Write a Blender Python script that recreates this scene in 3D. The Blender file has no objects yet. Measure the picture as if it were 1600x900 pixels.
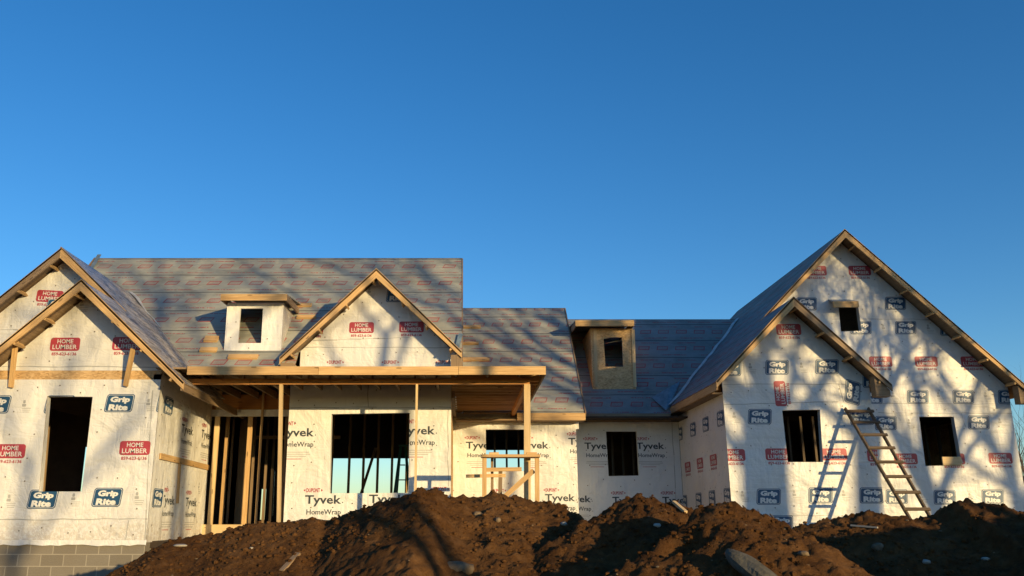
import bpy, math, random
import numpy as np
from mathutils import Vector, Matrix, noise as mnoise
random.seed(7)
scene = bpy.context.scene
COL = scene.collection
R = math.radians

# ------------------------------------------------------------------ camera
F, CX, CY, PITCH = 1339.0, 725.0, 450.0, R(15.1)
cd = bpy.data.cameras.new('camera'); cam = bpy.data.objects.new('camera', cd); COL.objects.link(cam)
cd.sensor_width = 36; cd.lens = 36*F/1600; cd.shift_x = (800-CX)/1600
cd.clip_end = 4000; cam.location = (0, 0, 0); cam.rotation_euler = (R(90)+PITCH, 0, 0)
scene.camera = cam
scene.render.resolution_x, scene.render.resolution_y = 1024, 576

# ------------------------------------------------------------------ light
SUN_EL, SUN_AZ = R(7.5), R(36)            # azimuth to the right of straight behind the camera
SUN = Vector((math.sin(SUN_AZ)*math.cos(SUN_EL), -math.cos(SUN_AZ)*math.cos(SUN_EL), math.sin(SUN_EL)))
w = bpy.data.worlds.new('World'); scene.world = w; w.use_nodes = True
wn = w.node_tree; bg = wn.nodes['Background']
sky = wn.nodes.new('ShaderNodeTexSky'); sky.sky_type = 'NISHITA'; sky.sun_disc = False
sky.sun_elevation = SUN_EL; sky.sun_rotation = math.pi-SUN_AZ
sky.altitude = 300; sky.air_density = 1.0; sky.dust_density = 0.3; sky.ozone_density = 3.2
hs = wn.nodes.new('ShaderNodeHueSaturation'); hs.inputs['Hue'].default_value = 0.506; hs.inputs['Saturation'].default_value = 1.2
wn.links.new(sky.outputs[0], hs.inputs['Color']); wn.links.new(hs.outputs[0], bg.inputs[0])
bg.inputs[1].default_value = 0.139
sl = bpy.data.lights.new('sun', 'SUN'); so = bpy.data.objects.new('sun', sl); COL.objects.link(so)
sl.energy = 3.65; sl.angle = R(0.5); sl.color = (1.0, 0.73, 0.34)
so.rotation_euler = SUN.to_track_quat('Z', 'Y').to_euler()
vs = scene.view_settings
vs.view_transform = 'Standard'; vs.look = 'None'; vs.gamma = 1; vs.exposure = 0.64; vs.use_curve_mapping = False
scene.render.engine = 'CYCLES'
scene.cycles.max_bounces = 6

# ------------------------------------------------------------------ projection helpers
CO, SI = math.cos(PITCH), math.sin(PITCH)
def ray(u, v):
    xr = (u-CX)/F; yr = (CY-v)/F
    return Vector((xr, CO-yr*SI, SI+yr*CO))
def at(u, v, Y):
    r = ray(u, v); return r*(Y/r.y)

# ------------------------------------------------------------------ materials
class NT:
    def __init__(s, name):
        s.m = bpy.data.materials.new(name); s.m.use_nodes = True
        s.t = s.m.node_tree; s.b = s.t.nodes['Principled BSDF']
    def n(s, typ, **kw):
        nd = s.t.nodes.new(typ)
        for k, v in kw.items(): setattr(nd, k, v)
        return nd
    def l(s, a, b): s.t.links.new(a, b)
    def val(s, x, sock):
        if isinstance(x, (int, float)): sock.default_value = x
        else: s.l(x, sock)
    def math(s, op, a, b=0.0, c=None):
        nd = s.n('ShaderNodeMath', operation=op)
        s.val(a, nd.inputs[0]); s.val(b, nd.inputs[1])
        if c is not None: s.val(c, nd.inputs[2])
        return nd.outputs[0]
    def mapping(s, src, scale=(1,1,1), loc=(0,0,0), rot=(0,0,0)):
        nd = s.n('ShaderNodeMapping'); nd.inputs['Scale'].default_value = scale
        nd.inputs['Location'].default_value = loc; nd.inputs['Rotation'].default_value = rot
        s.l(src, nd.inputs[0]); return nd.outputs[0]
    def noise(s, vec, scale, detail=4, rough=0.55, dist=0.0):
        nd = s.n('ShaderNodeTexNoise'); nd.inputs['Scale'].default_value = scale
        nd.inputs['Detail'].default_value = detail; nd.inputs['Roughness'].default_value = rough
        nd.inputs['Distortion'].default_value = dist
        s.l(vec, nd.inputs['Vector']); return nd.outputs['Fac']
    def ramp(s, fac, stops):
        nd = s.n('ShaderNodeValToRGB'); e = nd.color_ramp.elements
        while len(e) < len(stops): e.new(0.5)
        for i, (p, c) in enumerate(stops):
            e[i].position = p; e[i].color = (*c, 1) if len(c) == 3 else c
        s.l(fac, nd.inputs[0]); return nd.outputs[0]
    def mix(s, fac, a, b, typ='MIX'):
        nd = s.n('ShaderNodeMix', data_type='RGBA', blend_type=typ)
        s.val(fac, nd.inputs[0])
        for x, i in ((a, 6), (b, 7)):
            if isinstance(x, tuple): nd.inputs[i].default_value = (*x, 1)
            else: s.l(x, nd.inputs[i])
        return nd.outputs[2]
    def bump(s, h, strength=0.3, dist=0.02, prev=None):
        nd = s.n('ShaderNodeBump'); nd.inputs['Strength'].default_value = strength
        nd.inputs['Distance'].default_value = dist; s.l(h, nd.inputs['Height'])
        if prev is not None: s.l(prev, nd.inputs['Normal'])
        return nd.outputs[0]

def m_wrap(name, base):
    k = NT(name); uv = k.n('ShaderNodeTexCoord').outputs['UV']
    big = k.noise(uv, 0.9, 3, 0.5)
    c = k.ramp(big, [(0.3, tuple(x*0.88 for x in base)), (0.7, base)])
    dirt = k.noise(uv, 7, 6, 0.7)
    c = k.mix(k.math('MULTIPLY', k.math('GREATER_THAN', dirt, 0.68), 0.08), c, (0.35, 0.27, 0.18))
    pz = k.n('ShaderNodeSeparateXYZ'); k.l(uv, pz.inputs[0])
    low = k.n('ShaderNodeMapRange'); low.inputs['From Min'].default_value = 0.35; low.inputs['From Max'].default_value = -0.5
    k.l(pz.outputs[1], low.inputs['Value'])
    spl = k.math('MULTIPLY', k.math('MULTIPLY', low.outputs[0], 0.35), k.math('GREATER_THAN', k.math('ADD', k.noise(uv, 14, 5, 0.7), k.math('MULTIPLY', low.outputs[0], 0.12)), 0.56))
    c = k.mix(spl, c, (0.30, 0.19, 0.10))
    k.l(c, k.b.inputs['Base Color']); k.b.inputs['Roughness'].default_value = 0.42
    k.b.inputs['Specular IOR Level'].default_value = 0.35
    folds = k.noise(k.mapping(uv, (3.2, 0.5, 1), rot=(0, 0, 0.15)), 1.2, 2, 0.45, 1.0)
    folds2 = k.noise(k.mapping(uv, (0.6, 3.0, 1), rot=(0, 0, -0.5)), 1.0, 2, 0.45, 1.3)
    soft = k.noise(uv, 1.6, 3, 0.5, 0.6)
    h = k.math('ADD', k.math('MULTIPLY', folds, 0.35), k.math('ADD', k.math('MULTIPLY', folds2, 0.3), k.math('MULTIPLY', soft, 1.1)))
    cr = k.math('ABSOLUTE', k.math('SUBTRACT', k.noise(k.mapping(uv, (1.5, 0.9, 1), rot=(0, 0, 0.5)), 1.5, 4, 0.55, 2.2), 0.5))
    cr2 = k.math('ABSOLUTE', k.math('SUBTRACT', k.noise(k.mapping(uv, (0.5, 2.2, 1), loc=(4, 2, 0)), 1.2, 3, 0.5, 1.0), 0.5))
    crease = k.math('ADD', k.math('MINIMUM', k.math('MULTIPLY', cr, 9), 0.5), k.math('MINIMUM', k.math('MULTIPLY', cr2, 14), 0.4))
    h = k.math('ADD', h, k.math('MULTIPLY', crease, 0.07))
    n1 = k.bump(h, 0.9, 0.075)
    fine = k.noise(uv, 22, 3, 0.6, 0.5)
    k.l(k.bump(fine, 0.10, 0.006, n1), k.b.inputs['Normal'])
    return k.m
def m_plain(name, c, rough=0.6, var=0.12, scale=8, bump=0.0):
    k = NT(name); uv = k.n('ShaderNodeTexCoord').outputs['Object']
    f = k.noise(uv, scale, 4, 0.6)
    k.l(k.ramp(f, [(0.3, tuple(x*(1-var) for x in c)), (0.7, tuple(min(1, x*(1+var)) for x in c))]), k.b.inputs['Base Color'])
    k.b.inputs['Roughness'].default_value = rough
    if bump: k.l(k.bump(k.noise(uv, scale*3, 5, 0.6), bump, 0.02), k.b.inputs['Normal'])
    return k.m
def m_wood(name, a, b, grain=1.0):
    k = NT(name); tc = k.n('ShaderNodeTexCoord'); uv = tc.outputs['UV']
    oi = k.n('ShaderNodeObjectInfo').outputs['Random']
    comb = k.n('ShaderNodeCombineXYZ'); k.l(k.math('MULTIPLY', oi, 37.0), comb.inputs[0]); k.l(k.math('MULTIPLY', oi, 11.0), comb.inputs[1])
    add = k.n('ShaderNodeVectorMath', operation='ADD'); k.l(uv, add.inputs[0]); k.l(comb.outputs[0], add.inputs[1]); v = add.outputs[0]
    g = k.noise(k.mapping(v, (0.8, 22, 1)), 2.0, 5, 0.6, 0.8)
    c = k.ramp(g, [(0.3, a), (0.68, b)])
    kn = k.n('ShaderNodeTexVoronoi'); kn.inputs['Scale'].default_value = 1.0
    k.l(k.mapping(v, (2.2, 9, 1)), kn.inputs['Vector'])
    knot = k.math('LESS_THAN', kn.outputs['Distance'], 0.13)
    c = k.mix(k.math('MULTIPLY', knot, 0.7), c, tuple(x*0.28 for x in a))
    st = k.noise(k.mapping(v, (1, 4, 1)), 0.8, 3, 0.5)
    c = k.mix(k.math('MULTIPLY', k.math('SUBTRACT', st, 0.35), 0.9), c, tuple(x*0.45 for x in a))
    hsv = k.n('ShaderNodeHueSaturation'); k.l(c, hsv.inputs['Color'])
    k.l(k.math('ADD', 0.82, k.math('MULTIPLY', oi, 0.3)), hsv.inputs['Value'])
    k.l(hsv.outputs[0], k.b.inputs['Base Color']); k.b.inputs['Roughness'].default_value = 0.75
    k.l(k.bump(g, 0.3, 0.004), k.b.inputs['Normal'])
    return k.m
def m_osb():
    k = NT('osb_board'); uv = k.n('ShaderNodeTexCoord').outputs['UV']
    v = k.n('ShaderNodeTexVoronoi'); v.inputs['Scale'].default_value = 22
    wv = k.noise(uv, 4, 2)
    k.l(k.mapping(uv, (1, 2.4, 1), rot=(0, 0, 0.3)), v.inputs['Vector'])
    c = k.ramp(k.math('MULTIPLY', k.math('ADD', v.outputs['Color'], wv), 0.5), [(0.2, (0.32, 0.19, 0.075)), (0.5, (0.56, 0.36, 0.17)), (0.8, (0.68, 0.48, 0.26))])
    k.l(c, k.b.inputs['Base Color']); k.b.inputs['Roughness'].default_value = 0.8
    k.l(k.bump(v.outputs['Distance'], 0.3, 0.004), k.b.inputs['Normal'])
    return k.m
def m_underlay(name, base, bumpy=0.35, prints=1.0):
    """Grey roof underlay in horizontal courses, printed with red boxes and lines of red lettering."""
    k = NT(name); tc = k.n('ShaderNodeTexCoord').outputs['UV']
    wob = k.noise(tc, 1.2, 3, 0.5)
    sx = k.n('ShaderNodeSeparateXYZ'); k.l(tc, sx.inputs[0])
    u = sx.outputs[0]; v = k.math('ADD', sx.outputs[1], k.math('MULTIPLY', wob, 0.05))
    H = 0.89
    cv = k.math('DIVIDE', v, H); row = k.math('FLOOR', cv); fv = k.math('FRACT', cv)
    shift = k.math('FRACT', k.math('MULTIPLY', k.math('SINE', k.math('MULTIPLY', row, 12.9898)), 43758.5))
    P = 0.54
    bu = k.math('FRACT', k.math('ADD', k.math('ADD', k.math('DIVIDE', u, P), shift), k.math('MULTIPLY', fv, -0.45)))
    # box, sheared a little: centre .5, half width .3 ; row centre at fv .52
    du = k.math('ABSOLUTE', k.math('SUBTRACT', bu, 0.5))
    dv = k.math('ABSOLUTE', k.math('SUBTRACT', fv, 0.56))
    inside = k.math('MULTIPLY', k.math('LESS_THAN', du, 0.30), k.math('LESS_THAN', dv, 0.115))
    core = k.math('MULTIPLY', k.math('LESS_THAN', du, 0.25), k.math('LESS_THAN', dv, 0.075))
    text = k.noise(k.mapping(tc, (1, 1, 1)), 60, 1)
    corefill = k.math('MULTIPLY', core, k.math('MULTIPLY', k.math('GREATER_THAN', text, 0.5), 0.45))
    box = k.math('ADD', k.math('SUBTRACT', inside, core), corefill)
    # lines of lettering
    P2 = 1.07
    lu = k.math('FRACT', k.math('ADD', k.math('DIVIDE', u, P2), k.math('MULTIPLY', shift, 1.7)))
    l1 = k.math('MULTIPLY', k.math('LESS_THAN', lu, 0.66), k.math('LESS_THAN', k.math('ABSOLUTE', k.math('SUBTRACT', fv, 0.17)), 0.022))
    lu2 = k.math('FRACT', k.math('ADD', lu, 0.45))
    l2 = k.math('MULTIPLY', k.math('LESS_THAN', lu2, 0.5), k.math('LESS_THAN', k.math('ABSOLUTE', k.math('SUBTRACT', fv, 0.87)), 0.022))
    lines = k.math('MULTIPLY', k.math('MAXIMUM', l1, l2), k.math('GREATER_THAN', k.noise(k.mapping(tc, (40, 8, 1)), 1.0, 1), 0.44))
    mark = k.math('MULTIPLY', k.math('MAXIMUM', box, lines), 0.72*prints)
    mark = k.math('MULTIPLY', mark, k.math('MULTIPLY', k.noise(tc, 1.7, 4, 0.65), 1.9))
    weather = k.noise(k.mapping(tc, (1, 1.6, 1)), 1.1, 6, 0.65, 0.4)
    c = k.ramp(weather, [(0.28, tuple(x*0.66 for x in base)), (0.5, base), (0.75, tuple(x*1.22 for x in base))])
    streak = k.noise(k.mapping(tc, (0.5, 9, 1)), 1.4, 4, 0.6)
    c = k.mix(k.math('MULTIPLY', k.math('GREATER_THAN', streak, 0.56), 0.18), c, (0.33, 0.27, 0.20))
    c = k.mix(mark, c, (0.34, 0.04, 0.045))
    seam = k.math('LESS_THAN', fv, 0.04)
    c = k.mix(k.math('MULTIPLY', seam, 0.75), c, (0.06, 0.06, 0.065))
    k.l(c, k.b.inputs['Base Color']); k.b.inputs['Roughness'].default_value = 0.85
    k.b.inputs['Specular IOR Level'].default_value = 0.12
    wr = k.noise(k.mapping(tc, (1.2, 3.2, 1), rot=(0, 0, 0.18)), 1.3, 4, 0.55, 1.6)
    step = k.math('MULTIPLY', fv, -0.25)
    n1 = k.bump(k.math('ADD', wr, step), bumpy, 0.10)
    k.l(n1, k.b.inputs['Normal'])
    return k.m
def m_plastic_sheet():
    k = NT('wrinkled_roof_sheet'); tc = k.n('ShaderNodeTexCoord').outputs['UV']
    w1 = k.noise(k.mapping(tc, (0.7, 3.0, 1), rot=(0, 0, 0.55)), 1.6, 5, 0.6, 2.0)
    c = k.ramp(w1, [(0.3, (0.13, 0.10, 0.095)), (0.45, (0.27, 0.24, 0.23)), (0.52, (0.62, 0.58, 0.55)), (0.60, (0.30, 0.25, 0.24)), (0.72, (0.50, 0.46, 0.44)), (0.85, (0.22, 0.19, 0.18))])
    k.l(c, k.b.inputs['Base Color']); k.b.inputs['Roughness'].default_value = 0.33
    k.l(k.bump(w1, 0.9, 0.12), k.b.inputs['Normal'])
    return k.m
def m_cmu():
    k = NT('concrete_block'); tc = k.n('ShaderNodeTexCoord').outputs['UV']
    b = k.n('ShaderNodeTexBrick'); k.l(tc, b.inputs['Vector']); b.inputs['Scale'].default_value = 1.0
    b.inputs['Brick Width'].default_value = 0.406; b.inputs['Row Height'].default_value = 0.203
    b.inputs['Mortar Size'].default_value = 0.010; b.inputs['Mortar Smooth'].default_value = 0.3
    b.inputs['Color1'].default_value = (0.22, 0.205, 0.175, 1); b.inputs['Color2'].default_value = (0.145, 0.135, 0.115, 1)
    b.inputs['Mortar'].default_value = (0.42, 0.39, 0.33, 1)
    n = k.noise(tc, 60, 4, 0.7)
    st = k.noise(tc, 2.5, 4)
    c = k.mix(0.3, b.outputs['Color'], k.ramp(n, [(0.3, (0.14, 0.12, 0.1)), (0.7, (0.36, 0.33, 0.28))]))
    c = k.mix(k.math('MULTIPLY', st, 0.5), c, (0.16, 0.12, 0.08))
    k.l(c, k.b.inputs['Base Color']); k.b.inputs['Roughness'].default_value = 0.95
    n1 = k.bump(b.outputs['Fac'], -0.6, 0.01); k.l(k.bump(n, 0.5, 0.005, n1), k.b.inputs['Normal'])
    return k.m
def m_dirt():
    k = NT('brown_dirt'); tc = k.n('ShaderNodeTexCoord').outputs['Object']
    big = k.noise(tc, 0.7, 5, 0.6, 0.5); mid = k.noise(tc, 6, 8, 0.7); fin = k.noise(tc, 45, 6, 0.75)
    c = k.ramp(big, [(0.3, (0.050, 0.021, 0.008)), (0.5, (0.10, 0.046, 0.016)), (0.72, (0.22, 0.110, 0.042))])
    c = k.mix(0.55, c, k.ramp(mid, [(0.3, (0.022, 0.010, 0.005)), (0.5, (0.100, 0.045, 0.015)), (0.75, (0.21, 0.115, 0.052))]))
    c = k.mix(k.math('MULTIPLY', k.math('GREATER_THAN', fin, 0.70), 0.4), c, (0.26, 0.17, 0.09))
    k.l(c, k.b.inputs['Base Color']); k.b.inputs['Roughness'].default_value = 1.0
    k.b.inputs['Specular IOR Level'].default_value = 0.1
    vo = k.n('ShaderNodeTexVoronoi'); vo.inputs['Scale'].default_value = 13; k.l(k.mapping(tc, (1, 1, 1.4)), vo.inputs['Vector'])
    n0 = k.bump(vo.outputs['Distance'], -0.7, 0.035); n1 = k.bump(mid, 0.9, 0.06, n0); k.l(k.bump(fin, 0.9, 0.018, n1), k.b.inputs['Normal'])
    return k.m
def m_glassy(name, c, rough): return m_plain(name, c, rough)

M = dict(
    wrap=m_wrap('house_wrap_white', (0.74, 0.735, 0.72)), tywrap=m_wrap('house_wrap_bright', (0.76, 0.76, 0.75)),
    navy=m_plain('navy_print', (0.014, 0.070, 0.16), 0.5), white=m_plain('white_print', (0.72, 0.71, 0.68), 0.5, 0.05),
    red=m_plain('red_print', (0.40, 0.045, 0.065), 0.5), charcoal=m_plain('charcoal_print', (0.035, 0.045, 0.055), 0.5),
    grey=m_plain('faint_grey_print', (0.38, 0.38, 0.37), 0.5), cap=m_plain('nail_cap', (0.16, 0.13, 0.10), 0.5),
    wood=m_wood('framing_lumber', (0.46, 0.26, 0.10), (0.74, 0.50, 0.235)),
    woodp=m_wood('pale_lumber', (0.54, 0.37, 0.18), (0.74, 0.56, 0.32)),
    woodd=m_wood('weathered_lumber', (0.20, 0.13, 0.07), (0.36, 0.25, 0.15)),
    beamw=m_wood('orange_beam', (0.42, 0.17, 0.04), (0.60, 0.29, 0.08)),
    ladw=m_wood('shaded_old_lumber', (0.075, 0.052, 0.032), (0.16, 0.11, 0.065)),  # weathered wood, darkened further with shade put into the colour
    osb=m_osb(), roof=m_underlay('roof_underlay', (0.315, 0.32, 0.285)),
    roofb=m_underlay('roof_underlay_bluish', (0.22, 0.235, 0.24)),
    sheet=m_plastic_sheet(), cmu=m_cmu(), dirt=m_dirt(),
    dark=m_plain('interior_shade_board', (0.045, 0.030, 0.020), 0.9, 0.3, 3),  # near-black colour carries the shade inside the rooms
    bark=m_plain('bark', (0.11, 0.085, 0.065), 0.95, 0.3, 4, 0.4),
    green=m_plain('green_fibreglass', (0.02, 0.13, 0.09), 0.4), metal=m_plain('grey_metal', (0.3, 0.3, 0.32), 0.4),
    stone=m_plain('grey_stone', (0.085, 0.078, 0.06), 0.95, 0.4, 9, 0.8),
    tan=m_plain('tan_stone', (0.17, 0.12, 0.07), 0.95, 0.35, 12, 0.8),
    paper=m_plain('pale_litter', (0.34, 0.31, 0.26), 0.7, 0.1, 9),
    paper2=m_plain('pale_valley_film', (0.5, 0.5, 0.5), 0.5, 0.3, 4),
    film=m_plain('torn_blue_film', (0.16, 0.22, 0.27), 0.35, 0.3, 5, 0.6),
)

# ------------------------------------------------------------------ mesh builder
class MB:
    def __init__(s): s.v = []; s.f = []; s.m = []; s.uv = []
    def face(s, pts, mi=0, uvs=None):
        b = len(s.v); s.v += [tuple(p) for p in pts]; s.f.append(list(range(b, b+len(pts)))); s.m.append(mi)
        if uvs is None: uvs = [(p[0]+p[1]*0.7, p[2]+p[1]*0.3) for p in pts]
        s.uv += [tuple(q) for q in uvs]
    def beam(s, p0, p1, w, h, up=(0, 0, 1), mi=0, off=0.0):
        """rectangular timber from p0 to p1: h along up, w sideways, off shifts it along up"""
        p0, p1, up = Vector(p0), Vector(p1), Vector(up)
        d = p1-p0; L = d.length; d.normalize(); sd = d.cross(up).normalized(); un = sd.cross(d).normalized()
        p0 = p0+un*off; p1 = p1+un*off
        c = [(-w/2, -h/2), (w/2, -h/2), (w/2, h/2), (-w/2, h/2)]
        a = [p0+sd*x+un*y for x, y in c]; b = [p1+sd*x+un*y for x, y in c]
        j = random.random()*5; q = 0
        for i in range(4):
            k = (i+1) % 4; wd = (w, h)[i % 2]
            s.face([a[i], a[k], b[k], b[i]], mi, [(j, q), (j, q+wd), (j+L, q+wd), (j+L, q)]); q += wd
        s.face(a[::-1], mi, [(j+x*0.3, y*0.3) for x, y in c]); s.face(b, mi, [(j+x*0.3, y*0.3) for x, y in c])
        return s
    def box(s, lo, hi, mi=0):
        lo, hi = Vector(lo), Vector(hi); m = (lo+hi)/2
        d = hi-lo
        ax = max(range(3), key=lambda i: d[i])
        e = Vector((0, 0, 0)); e[ax] = d[ax]/2
        up = Vector((0, 0, 1)) if ax != 2 else Vector((0, 1, 0))
        oth = {0: (d.y, d.z), 1: (d.x, d.z), 2: (d.x, d.y)}[ax]
        return s.beam(m-e, m+e, oth[0], oth[1], up, mi)
    def slab(s, pts, thick, mi=0, mib=None, uvf=None):
        """polygon pts (seen from outside) with thickness behind it"""
        pts = [Vector(p) for p in pts]; n = (pts[1]-pts[0]).cross(pts[2]-pts[0]).normalized()
        A = Vector((1, 0, 0)) if uvf is None else uvf
        A = (A-n*A.dot(n)).normalized(); B = n.cross(A)
        uv = [(p.dot(A), p.dot(B)) for p in pts]
        s.face(pts, mi, uv); q = [p-n*thick for p in pts]
        mib = mi if mib is None else mib
        s.face(q[::-1], mib, uv[::-1])
        for i in range(len(pts)):
            k = (i+1) % len(pts); s.face([pts[i], q[i], q[k], pts[k]], mib)
        return s
    def build(s, name, mats, parent=None, smooth=False):
        me = bpy.data.meshes.new(name); me.from_pydata(s.v, [], s.f)
        for m in (mats if isinstance(mats, (list, tuple)) else [mats]): me.materials.append(m)
        me.polygons.foreach_set('material_index', s.m)
        l = me.uv_layers.new(name='UVMap'); l.data.foreach_set('uv', [c for q in s.uv for c in q])
        if smooth: me.polygons.foreach_set('use_smooth', [True]*len(s.f))
        o = bpy.data.objects.new(name, me); COL.objects.link(o)
        if parent is not None:
            o.parent = parent
            if parent.type == 'EMPTY': o.location = -parent.location
        return o
def tag(o, label=None, cat=None, group=None, kind=None):
    for k, v in (('label', label), ('category', cat), ('group', group), ('kind', kind)):
        if v: o[k] = v
    return o
def empty(name, loc):
    o = bpy.data.objects.new(name, None); COL.objects.link(o); o.location = loc; o.empty_display_size = 0.3
    return o

# ------------------------------------------------------------------ lettering (built-in font turned into triangles)
_tc = {}
def text_tris(txt, bold=0.0, shear=0.0, space=1.0):
    key = (txt, bold, shear, space)
    if key in _tc: return _tc[key]
    cu = bpy.data.curves.new('t', 'FONT'); cu.body = txt; cu.size = 1; cu.offset = bold; cu.shear = shear
    cu.space_character = space; cu.resolution_u = 2; cu.align_x = 'CENTER'; cu.fill_mode = 'FRONT'
    o = bpy.data.objects.new('t', cu); COL.objects.link(o)
    dg = bpy.context.evaluated_depsgraph_get(); dg.update(); ev = o.evaluated_get(dg); me = ev.to_mesh()
    me.calc_loop_triangles()
    vv = [(v.co.x, v.co.y) for v in me.vertices]; tr = [[vv[i] for i in t.vertices] for t in me.loop_triangles]
    ev.to_mesh_clear(); bpy.data.objects.remove(o); bpy.data.curves.remove(cu)
    x0 = min(p[0] for t in tr for p in t); x1 = max(p[0] for t in tr for p in t)
    y0 = min(p[1] for t in tr for p in t); y1 = max(p[1] for t in tr for p in t)
    tr = [[((p[0]-(x0+x1)/2)/(x1-x0), (p[1]-(y0+y1)/2)/(y1-y0)) for p in t] for t in tr]   # unit box, centred
    _tc[key] = tr; return tr
def rrect(w, h, r, sh=0.0, n=4):
    p = []
    for cx, cy, a0 in ((w/2-r, h/2-r, 0), (-w/2+r, h/2-r, 90), (-w/2+r, -h/2+r, 180), (w/2-r, -h/2+r, 270)):
        for i in range(n+1):
            a = R(a0+90*i/n); x, y = cx+r*math.cos(a), cy+r*math.sin(a); p.append((x+sh*y, y))
    return p
def fit(tris, w, h, cx, cy, sh=0.0): return [[(cx+x*w+sh*y*h, cy+y*h) for x, y in t] for t in tris]
def logo_grip():
    L = [(0, 1, [rrect(0.52, 0.335, 0.05, 0.12)])]
    L.append((1, 2, [rrect(0.49, 0.305, 0.042, 0.12)])); L.append((2, 1, [rrect(0.475, 0.29, 0.038, 0.12)]))
    L.append((3, 2, fit(text_tris('Grip', 0.055, 0, 1.0), 0.37, 0.135, 0.010, 0.055, 0.12)))
    L.append((3, 2, fit(text_tris('Rite', 0.055, 0, 1.0), 0.36, 0.115, -0.012, -0.078, 0.12)))
    return L
def logo_lumber():
    return [(0, 3, [rrect(0.56, 0.255, 0.05)]),
            (1, 2, fit(text_tris('HOME', 0.012), 0.30, 0.082, 0.0, 0.057)),
            (1, 2, fit(text_tris('LUMBER', 0.012), 0.46, 0.086, 0.0, -0.052)),
            (0, 3, fit(text_tris('859-623-6136', 0.03), 0.47, 0.062, 0.0, -0.185))]
def logo_ty():
    L = [(0, 4, fit(text_tris('Tyvek', 0.022), 0.74, 0.225, 0.0, -0.02)),
         (0, 4, fit(text_tris('HomeWrap', 0.014), 0.70, 0.135, 0.02, -0.255)),
         (0, 4, [rrect(0.02, 0.02, 0.006) and [(x+0.40, y-0.05) for x, y in rrect(0.022, 0.022, 0.006)]]),
         (0, 4, [[(x+0.405, y-0.30) for x, y in rrect(0.018, 0.018, 0.006)]])]
    L += du(-0.21, 0.19)
    for i, ww in enumerate((0.62, 0.66, 0.5)):
        L.append((0, 5, [[(x-0.02, y-0.40-0.042*i) for x, y in rrect(ww, 0.012, 0.004)]]))
    L.append((0, 3, [[(x-0.05, y-0.54) for x, y in rrect(0.36, 0.012, 0.004)]]))
    return L
def du(cx=0.0, cy=0.0):
    L = [(0, 3, fit(text_tris('DUPONT', 0.03), 0.28, 0.085, cx, cy))]
    L.append((0, 3, [[(cx-0.20, cy), (cx-0.16, cy+0.026), (cx-0.16, cy-0.026)]]))
    L.append((0, 3, [[(cx+0.20, cy), (cx+0.16, cy-0.026), (cx+0.16, cy+0.026)]]))
    return L
def logo_oval():
    n = 18
    el = [(0.13*math.cos(2*math.pi*i/n), 0.065*math.sin(2*math.pi*i/n)) for i in range(n)]
    return [(0, 3, [el]), (1, 2, fit(text_tris('DUPONT', 0.02), 0.20, 0.05, 0, 0))]
def mark_small():
    L = [(0, 5, [[(x, y+0.05) for x, y in rrect(0.045, 0.06, 0.015)]]), (0, 5, [[(x, y-0.015) for x, y in rrect(0.075, 0.05, 0.012)]])]
    for i in range(3): L.append((0, 5, [[(x+0.05, y-0.07-0.035*i) for x, y in rrect(0.17-0.02*i, 0.01, 0.003)]]))
    return L
LOGO = {'g': logo_grip, 'h': logo_lumber, 't': logo_ty, 'd': du, 'o': logo_oval, 's': mark_small}
_lc = {}
def logo(k):
    if k not in _lc: _lc[k] = LOGO[k]()
    return _lc[k]

# ------------------------------------------------------------------ 2D clipping on a wall
def area(p): return 0.5*sum(p[i][0]*p[(i+1) % len(p)][1]-p[(i+1) % len(p)][0]*p[i][1] for i in range(len(p)))
def ccw(p): return p if area(p) > 0 else p[::-1]
def cut(poly, a, b):
    """split a convex polygon by the line a->b: (left part, right part)"""
    L, Rr = [], []; ex, ey = b[0]-a[0], b[1]-a[1]
    s = [ex*(p[1]-a[1])-ey*(p[0]-a[0]) for p in poly]
    for i in range(len(poly)):
        j = (i+1) % len(poly); p, q = poly[i], poly[j]
        if s[i] >= 0: L.append(p)
        if s[i] <= 0: Rr.append(p)
        if s[i]*s[j] < 0:
            t = s[i]/(s[i]-s[j]); m = (p[0]+(q[0]-p[0])*t, p[1]+(q[1]-p[1])*t); L.append(m); Rr.append(m)
    ok = lambda P: P if len(P) > 2 and abs(area(P)) > 1e-7 else None
    return ok(L), ok(Rr)
def minus(polys, hole):
    hole = ccw(hole); out = []
    for P in polys:
        cur = P
        for i in range(len(hole)):
            if cur is None: break
            cur, o = cut(cur, hole[i], hole[(i+1) % len(hole)])
            if o: out.append(o)
    return out
def within(P, conv):
    conv = ccw(conv)
    for i in range(len(conv)):
        if P is None: return None
        P, _ = cut(P, conv[i], conv[(i+1) % len(conv)])
    return P

class Plane:
    def __init__(s, O, A, N): s.O, s.A, s.N = Vector(O), Vector(A), Vector(N)
    def uv(s, u, v):
        r = ray(u, v); t = s.O.dot(s.N)/r.dot(s.N); p = r*t
        return ((p-s.O).dot(s.A), p.z)
    def p(s, a, b, off=0.0): return s.O+s.A*a+Vector((0, 0, b))+s.N*off
def front(Y): return Plane((0, Y, 0), (1, 0, 0), (0, -1, 0))
def quad(pl, *px): return [pl.uv(*q) for q in px]

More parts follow.
